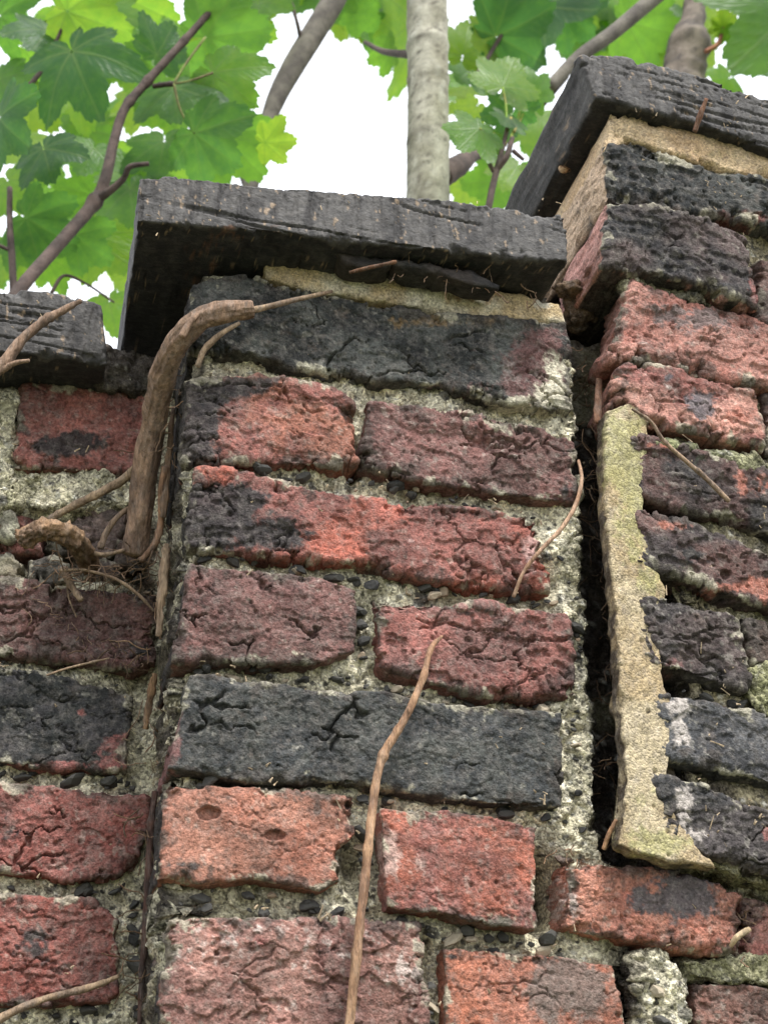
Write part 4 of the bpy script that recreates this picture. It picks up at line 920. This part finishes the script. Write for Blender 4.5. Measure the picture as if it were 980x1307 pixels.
def leaf_mesh(seed, sharp=1.0):
    r2 = np.random.RandomState(seed)
    lobes = [(0, 1.0, 34), (46, .93, 30), (-46, .93, 30), (98, .66, 32), (-98, .66, 32), (142, .36, 26), (-142, .36, 26)]
    lobes = [(a + r2.uniform(-5, 5), l * r2.uniform(.92, 1.06), w_) for a, l, w_ in lobes]
    nth, nr = 230, 13
    th = np.linspace(-172, 172, nth)
    r = np.zeros(nth)
    for a, l, w_ in lobes:
        x = np.abs(th - a) / w_
        prof = l * (1 - .46 * sharp * np.clip(x, 0, 1.6) ** 1.35)
        r = np.maximum(r, prof)
    r = np.maximum(r, .16)
    r = np.convolve(np.pad(r, 2, mode='edge'), np.ones(5) / 5, 'valid')
    # coarse teeth
    ph = np.cumsum(.9 / np.maximum(r, .2)) * .35 + r2.rand() * 3
    saw = (ph % 1.0)
    r = r * (1 + .055 * (1 - saw) - .02) * (1 + .03 * np.sin(ph * 2.7))
    ta = np.radians(th)
    X, Yv = np.sin(ta) * r, np.cos(ta) * r
    rho = np.linspace(0.02, 1, nr) ** .9
    gx = np.outer(rho, X); gy = np.outer(rho, Yv)
    x, y = gx.ravel(), gy.ravel()
    vein = np.zeros(len(x)); fold = np.full(len(x), 9.0)
    for a, l, w_ in lobes:
        a = math.radians(a); ax, ay = math.sin(a), math.cos(a)
        al = x * ax + y * ay; pe = np.abs(x * ay - y * ax)
        ok = (al > 0) & (al < l * .97)
        wd = .014 * (1 - .7 * al / l) + .004
        vein = np.maximum(vein, ok * np.exp(-(pe / wd) ** 2))
        near = np.arctan2(pe, np.maximum(al, 1e-3)) < math.radians(24)
        sec = ((al - pe * 1.05) / .115) % 1.0
        vein = np.maximum(vein, .5 * ok * near * np.exp(-((sec - .5) / .09) ** 2))
        fold = np.minimum(fold, np.where(ok, pe, 9.0))
    fold = np.minimum(fold, .25)
    rr = np.hypot(x, y)
    z = .10 * fold - .16 * rr ** 2 * (1 + .5 * r2.uniform(-1, 1)) + .07 * np.sin(3.4 * x + r2.uniform(0, 6)) * rr + .07 * np.sin(3.8 * y + r2.uniform(0, 6)) * rr + .03 * np.sin(np.arctan2(x, y) * 7 + r2.uniform(0, 6)) * rr ** 2
    V = np.stack([x, y, z], 1)
    idx = np.arange(nr * nth).reshape(nr, nth)
    Q = np.stack([idx[:-1, :-1], idx[:-1, 1:], idx[1:, 1:], idx[1:, :-1]], -1).reshape(-1, 4)
    me = np_mesh('leaf', V, [Q])
    a = me.attributes.new('vein', 'FLOAT', 'POINT'); a.data.foreach_set('value', vein.astype(np.float32))
    me.materials.append(M_LEAF)
    return me
LEAVES = [leaf_mesh(k + 50, (.85, 1.0, 1.1, .95, 1.2)[k % 5]) for k in range(7)]
r3 = np.random.RandomState(21)
def leaf(tree, jx, jy, tx, ty, Y, tint=None, tilt=None, roll=None, kind=None, stalk=None):
    """one leaf: stalk joint at jx, jy, tip at tx, ty, hanging at distance Y"""
    a = at(jx, jy, Y); b = at(tx, ty, Y)
    size = np.linalg.norm(b - a)
    yv = Vector((b - a) / size)
    view = Vector(-(ray(jx, jy))).normalized()
    n_ = (view - yv * view.dot(yv)).normalized()
    xv = yv.cross(n_)
    M3 = Matrix((xv, yv, n_)).transposed()
    tilt = r3.uniform(-.55, .55) if tilt is None else tilt
    roll = r3.uniform(-.6, .6) if roll is None else roll
    M3 = M3 @ Matrix.Rotation(tilt, 3, 'X') @ Matrix.Rotation(roll, 3, 'Y')
    o = bpy.data.objects.new('leaf', LEAVES[r3.randint(len(LEAVES)) if kind is None else kind]); C.objects.link(o)
    o.parent = tree
    k = .84 * size / max(.6, math.cos(tilt))
    o.matrix_local = Matrix.Translation(Vector(a) - tree.location) @ M3.to_4x4() @ Matrix.Diagonal((k * r3.uniform(.9, 1.1), k, k, 1))
    o['tint'] = float(np.clip(r3.normal(.4, .2) if tint is None else tint - .07, 0, 1))
    if stalk:
        sx, sy, sY = stalk
        part_tube(tree, 'leaf_stalk', [(sx, sy, sY, 2.0), ((sx + jx) / 2 + r3.uniform(-4, 4), (sy + jy) / 2 + r3.uniform(-4, 4), (sY + Y) / 2, 1.7), (jx, jy, Y, 1.9)], M_BARK, two((120, 150, 60), (140, 120, 70)), seg=6, n=5, rough=0)
    return o
def tree(name, px, Y, label):
    p = at(px, 100, Y)
    return tag(empty(name, (p[0], Y, 0)), label, 'tree')
def ground_pt(px, py, Y):
    """continue a stem straight down to the ground: pixel rows for its foot"""
    p = at(px, py, Y); return p
def stem(tree, name, spec, colf, foot=False, **k):
    o = part_tube(tree, name, spec, M_BARK, colf, **k)
    if foot:
        x, y, Y, r_ = spec[0]
        p = at(x, y, Y); m = mpp(x, y, Y) * r_
        th = np.linspace(0, 2 * np.pi, 14, endpoint=False)
        V = np.concatenate([np.stack([p[0] + np.cos(th) * m * f, p[1] + np.sin(th) * m * f, np.full(14, z)], 1) for z, f in ((p[2] + .03, .98), (p[2] * .5, 1.1), (0.12, 1.3), (-.05, 1.8))])
        idx = np.arange(56).reshape(4, 14)
        Q = np.stack([idx[:-1], idx[1:], np.roll(idx[1:], -1, 1), np.roll(idx[:-1], -1, 1)], -1).reshape(-1, 4)
        f_ = place('trunk', np_mesh('trunk', V, [Q], colf(V * 1000, 3)), M_BARK); f_.parent = tree; f_.location = f_.location - tree.location
    return o
def pale_bark(Pm, sd):
    c = two((158, 154, 138), (128, 124, 106), 30)(Pm, sd)
    c = mixc(c, lin((92, 88, 76)), .6 * sst(.2, .42, fbm(Pm, (30, 30, 9), 4, 71)))
    c = mixc(c, lin((176, 174, 160)), .5 * sst(.2, .45, fbm(Pm, (10, 10, 30), 4, 75)))
    return mixc(c, lin((78, 72, 62)), .8 * sst(.42, .5, fbm(Pm, 3.5, 2, 77)))
BARK_PALE = pale_bark; BARK_GREY = two((112, 106, 96), (86, 80, 74), 20); BARK_DK = two((86, 72, 66), (62, 52, 48), 12)
BARK_OLD = two((120, 108, 98), (78, 70, 66), 18)

# middle tree: pale straight trunk
tm_ = tree('sycamore_tree', 547, .6, 'pale straight young trunk with its leaves rising behind the middle of the coping')
stem(tm_, 'trunk', [(546, 330, .6, 29), (546, 240, .6, 27.5), (546, 160, .6, 26.5), (546, 90, .6, 26), (545, 30, .6, 26), (545, -40, .6, 25.5), (547, -200, .6, 24), (552, -420, .6, 20)], BARK_PALE, foot=True, seg=28, n=16, rough=.03, knots=((.5, .07, .012), (.4, .05, .01), (.24, .04, .01), (.57, .04, .014)), grain=(12, 12, 14))
stem(tm_, 'branch', [(560, 226, .61, 17), (584, 212, .64, 14), (604, 198, .70, 9), (640, 180, .95, 8), (676, 148, .94, 7), (720, 96, .93, 6.5)], BARK_DK, seg=12)
stem(tm_, 'branch', [(530, 70, .62, 6), (490, 66, .8, 4), (466, 54, 1.02, 3)], BARK_DK, seg=8)
for a in ((528, 28, 452, 84, 1.1, .75, .3), (500, 62, 470, 88, 1.05, .55, .1), (440, -20, 420, 45, 1.15, .35, .3), (400, -30, 432, 30, 1.2, .25, .2), (510, -12, 520, 60, 1.25, .45, .2), (470, 10, 520, 66, 1.3, .3, .4), (450, -30, 490, 40, 1.25, .8, .2), (520, 40, 560, 92, 1.35, .5, .5)):
    leaf(tm_, *a[:5], tint=a[5], tilt=a[6])

# left tree: dark slanting branch with large leaves close behind the wall
tl = tree('sycamore_tree', 30, .75, 'dark slanting sapling stem with large green leaves at upper left')
stem(tl, 'trunk', [(-10, 420, .62, 10), (30, 364, .64, 9), (70, 318, .66, 8.5), (118, 262, .68, 8.5), (134, 230, .68, 7.5), (146, 180, .68, 6.4), (160, 138, .68, 6), (190, 102, .68, 5.6), (230, 58, .68, 5), (262, 22, .68, 4.6), (292, -14, .68, 4.2), (330, -120, .7, 3.4), (340, -240, .72, 2.4)], BARK_DK, foot=True, seg=12, n=10, rough=.06,
     knots=((.26, .35, .012), (.52, .3, .007), (.58, .3, .007), (.68, .25, .007)))
stem(tl, 'branch', [(122, 256, .68, 7), (140, 244, .67, 5.5), (158, 228, .66, 4.4), (166, 213, .65, 3.8), (190, 209, .65, 3)], BARK_DK, seg=8)
stem(tl, 'branch', [(196, 110, .68, 3.2), (210, 108, .67, 3.4), (222, 107, .66, 3.6)], BARK_DK, seg=8)
stem(tl, 'branch', [(18, 380, .7, 5), (16, 330, .7, 4.6), (13, 290, .7, 4.2), (13, 240, .71, 3.6)], BARK_DK, seg=8)
stem(tl, 'branch', [(14, 320, .7, 2.6), (-12, 308, .7, 2.4)], BARK_DK, seg=6)
stem(tl, 'branch', [(12, 132, .8, 3.4), (30, 118, .8, 4), (52, 92, .8, 3.4), (64, 70, .8, 2.6), (88, 18, .8, 2.2)], BARK_DK, seg=8)
stem(tl, 'branch', [(66, 374, .72, 2.6), (82, 352, .72, 2.2), (110, 362, .73, 1.6), (146, 386, .75, 1.4)], BARK_DK, seg=6)
for a in (  # joint, tip, distance, tint, tilt, roll
        (262, 48, 366, 34, .70, .35, .15, .1), (272, 93, 345, 150, .68, .62, .2, -.2), (248, 170, 322, 226, .66, .2, .1, .2), (222, 112, 232, 186, .70, .3, .35, .1),
        (86, 14, 196, 52, .78, .72, .2, .1), (120, 10, 128, 90, .84, .62, .3, .3), (92, 66, 130, 168, .74, .1, .15, .1), (62, 40, 22, 90, .82, .15, .5, .3), (56, 190, 74, 256, .66, .1, .3, .3),
        (34, 278, 110, 318, .74, .2, .1, .1), (96, 300, 150, 340, .76, .3, .2, .2), (20, 300, 60, 350, .78, .35, .3, .2), (0, 150, 48, 205, .62, .08, .6, .5), (180, 215, 150, 280, .8, .55, .2, .2), (166, 240, 176, 312, .78, .4, .2, .1), (145, 60, 176, 120, .9, .5, .2, .2),
        (200, 70, 228, 20, .8, .15, .2, .3), (236, 60, 180, 100, .86, .55, .3, .1), (60, 330, 120, 352, .85, .6, .3, .2), (0, 320, 40, 370, .85, .75, .2, .2), (10, 230, 45, 280, .86, .7, .3, .2),
        (140, 384, 150, 440, .8, .65, .2, .1), (110, 300, 180, 350, .9, .75, .2, -.2), (30, 60, 100, 84, .9, .6, .3, .3), (0, 20, 60, 56, .86, .3, .3, .2), (0, 100, 40, 150, .9, .4, .4, .1),
        (120, 190, 96, 240, .82, .35, .2, .2), (210, 180, 200, 250, .78, .3, .2, .3), (285, 170, 345, 232, .84, .5, .1, .1), (310, 20, 366, 60, .95, .7, .2, .1), (338, 182, 388, 178, .80, .9, .2, .2), (330, 4, 340, 60, .9, .55, .3, .4),
        (150, -10, 240, 36, .9, .7, .3, .2), (90, 110, 40, 160, .95, .7, .3, .2), (230, 130, 170, 160, .92, .6, .2, .2), (120, 250, 60, 236, .9, .5, .3, .1), (46, 300, 20, 350, .95, .85, .2, .2), (178, 320, 150, 380, .95, .85, .1, .2)):
    leaf(tl, *a[:5], tint=a[5], tilt=a[6], roll=a[7])
for (jx, jy, tx, ty, sx, sy) in ((262, 48, 366, 34, 222, 107), (272, 93, 345, 150, 222, 107), (248, 170, 322, 226, 222, 107)):
    part_tube(tl, 'leaf_stalk', [(sx, sy, .66, 1.8), ((sx + jx) / 2 - 4, (sy + jy) / 2 + 3, .665, 1.6), (jx, jy, .67, 1.8)], M_BARK, two((110, 120, 60), (96, 84, 60)), seg=6, n=6, rough=0)

# grey stem behind, leaning right
ts = tree('sycamore_tree', 350, .95, 'smooth grey leaning stem against the white sky left of the trunk')
stem(ts, 'trunk', [(300, 320, .95, 9), (318, 250, .95, 9), (336, 176, .95, 9), (352, 128, .95, 12), (376, 82, .95, 14.5), (402, 40, .95, 15), (436, -20, .95, 15), (520, -200, .98, 12), (580, -400, 1.0, 8)], BARK_GREY, foot=True, seg=16, n=8, rough=.03)
stem(ts, 'branch', [(384, 50, .94, 3), (378, 24, .93, 2.6), (368, -10, .93, 2.4)], BARK_DK, seg=8)
stem(ts, 'branch', [(318, 250, 1.3, 4), (290, 180, 1.32, 3.4), (250, 120, 1.32, 2.6), (262, 70, 1.32, 2)], BARK_GREY, seg=8)

# shoot with small leaves between the trunk and the upper coping
tshoot = tree('sycamore_sapling', 640, .55, 'small leafy shoot growing in the notch beside the highest coping')
stem(tshoot, 'stem', [(618, 300, .5, 5), (626, 250, .5, 4.6), (634, 216, .5, 4.2), (642, 186, .5, 3.2), (648, 160, .5, 2.6)], BARK_DK, foot=True, seg=8, rough=.08)
stem(tshoot, 'branch', [(632, 222, .5, 3), (624, 206, .5, 3), (628, 186, .51, 2)], BARK_DK, seg=8)
stem(tshoot, 'branch', [(634, 218, .5, 3), (646, 200, .49, 4), (654, 176, .49, 3)], BARK_DK, seg=8)
stem(tshoot, 'branch', [(654, 192, .49, 3), (668, 204, .49, 2.4)], BARK_DK, seg=8)
for a in ((641, 112, 676, 56, .5, .7, -.1, .05, (646, 160, .5)), (650, 146, 604, 152, .52, .12, .5, .2, (648, 166, .5)), (664, 140, 690, 160, .54, .1, .3, .2, (652, 176, .49)), (612, 164, 574, 206, .48, .55, .2, .2, (626, 196, .5)), (630, 170, 604, 190, .5, .45, .4, .2, (630, 196, .5)),
          (680, 122, 706, 92, .6, .45, .2, .2, (656, 168, .49)), (646, 232, 580, 238, .9, .5, .2, .1, None), (660, 214, 632, 256, .8, .8, .2, .1, None), (690, 150, 680, 210, .85, .7, .2, .2, None), (652, 150, 630, 172, .5, .3, .5, .3, (645, 186, .5))):
    leaf(tshoot, *a[:5], tint=a[5], tilt=a[6], roll=a[7], stalk=a[8])

# upper right: big leaves further back, bronze young ones
tr_ = tree('sycamore_tree', 880, 1.25, 'rough old trunk with big blurred leaves behind the highest coping')
stem(tr_, 'trunk', [(862, 220, .95, 34), (868, 130, .95, 32), (876, 70, .95, 24), (884, 20, .95, 15), (888, -40, .95, 13), (880, -200, .97, 11), (890, -400, 1.0, 7)], BARK_OLD, foot=True, seg=20, n=10, rough=.22, knots=((.38, .25, .05),), grain=(18, 18, 14))
stem(tr_, 'branch', [(700, 112, .75, 8), (740, 72, .75, 9), (784, 40, .75, 9.5), (838, -6, .75, 10.5), (870, -34, .75, 11)], BARK_GREY, seg=14, rough=.03)
stem(tr_, 'branch', [(650, 20, 1.1, 10), (646, -6, 1.1, 10), (644, -30, 1.1, 10)], BARK_GREY, seg=10, rough=.03)
stem(tr_, 'branch', [(640, 44, .95, 2.6), (622, 74, .95, 2.8), (608, 96, .95, 3)], BARK_DK, seg=8)
stem(tr_, 'branch', [(900, 66, .9, 3), (916, 56, .9, 3.4), (922, 36, .9, 2.2)], two((168, 110, 92), (140, 90, 76)), seg=8)
for a in ((632, 46, 716, 12, .95, .02, .3, .25), (690, 8, 704, 92, 1.0, .04, .3, .3), (720, 14, 770, 60, 1.0, .1, .3, .2), (632, 48, 584, 62, .96, .9, .4, .2), (590, 72, 600, 22, 1.0, .85, .3, .3), (600, 90, 572, 120, 1.05, .3, .4, .2), (612, 80, 640, 110, 1.1, .8, .3, .3),
          (870, -10, 780, 70, 1.2, .92, .15, .1), (850, 40, 790, 100, 1.25, .88, .1, .2), (780, -10, 740, 30, 1.15, .6, .2, .2), (800, 28, 866, 42, 1.05, .5, .7, .1), (760, -20, 830, 30, 1.3, .8, .2, .2), (700, -20, 690, 40, 1.3, .85, .2, .2),
          (1010, 10, 918, 112, .85, .42, .25, -.2), (1010, 60, 960, 130, .95, .3, .3, .3), (930, 100, 900, 120, 1.0, .6, .3, .2), (920, 36, 905, 22, .9, .8, .5, .5), (920, 36, 936, 20, .9, .9, .5, .5), (922, 46, 940, 44, .9, .6, .5, .3),
          (596, 112, 588, 150, 1.1, .95, .6, .3), (580, 130, 590, 160, 1.15, .9, .6, .3), (570, 100, 566, 140, 1.2, .5, .4, .3)):
    leaf(tr_, *a[:5], tint=a[5], tilt=a[6], roll=a[7])
# further foliage that closes the gaps, deeper in each crown
for (tr__, x0, x1, y0, y1, n_, s0, s1) in ((tl, -20, 205, -10, 345, 44, 32, 60), (tl, 200, 300, -10, 100, 6, 30, 60), (tm_, 420, 520, -25, 30, 6, 34, 56), (tr_, 640, 760, -20, 50, 10, 36, 60), (tr_, 760, 860, -30, 70, 6, 50, 90), (tshoot, 590, 690, 110, 250, 8, 28, 50),
        (tl, 60, 420, -260, -70, 26, 50, 90), (tm_, 430, 680, -420, -120, 26, 50, 90), (tr_, 760, 1040, -400, -110, 24, 50, 90)):
    for k in range(n_):
        jx, jy = r3.uniform(x0, x1), r3.uniform(y0, y1); a = r3.uniform(-.9, .9) ; sz = r3.uniform(s0, s1)
        leaf(tr__, jx, jy, jx + sz * math.sin(a), jy + sz * math.cos(a), r3.uniform(1.0, 1.7) if tr__ is not tshoot else r3.uniform(.8, 1.2), tint=r3.uniform(.3, .95))
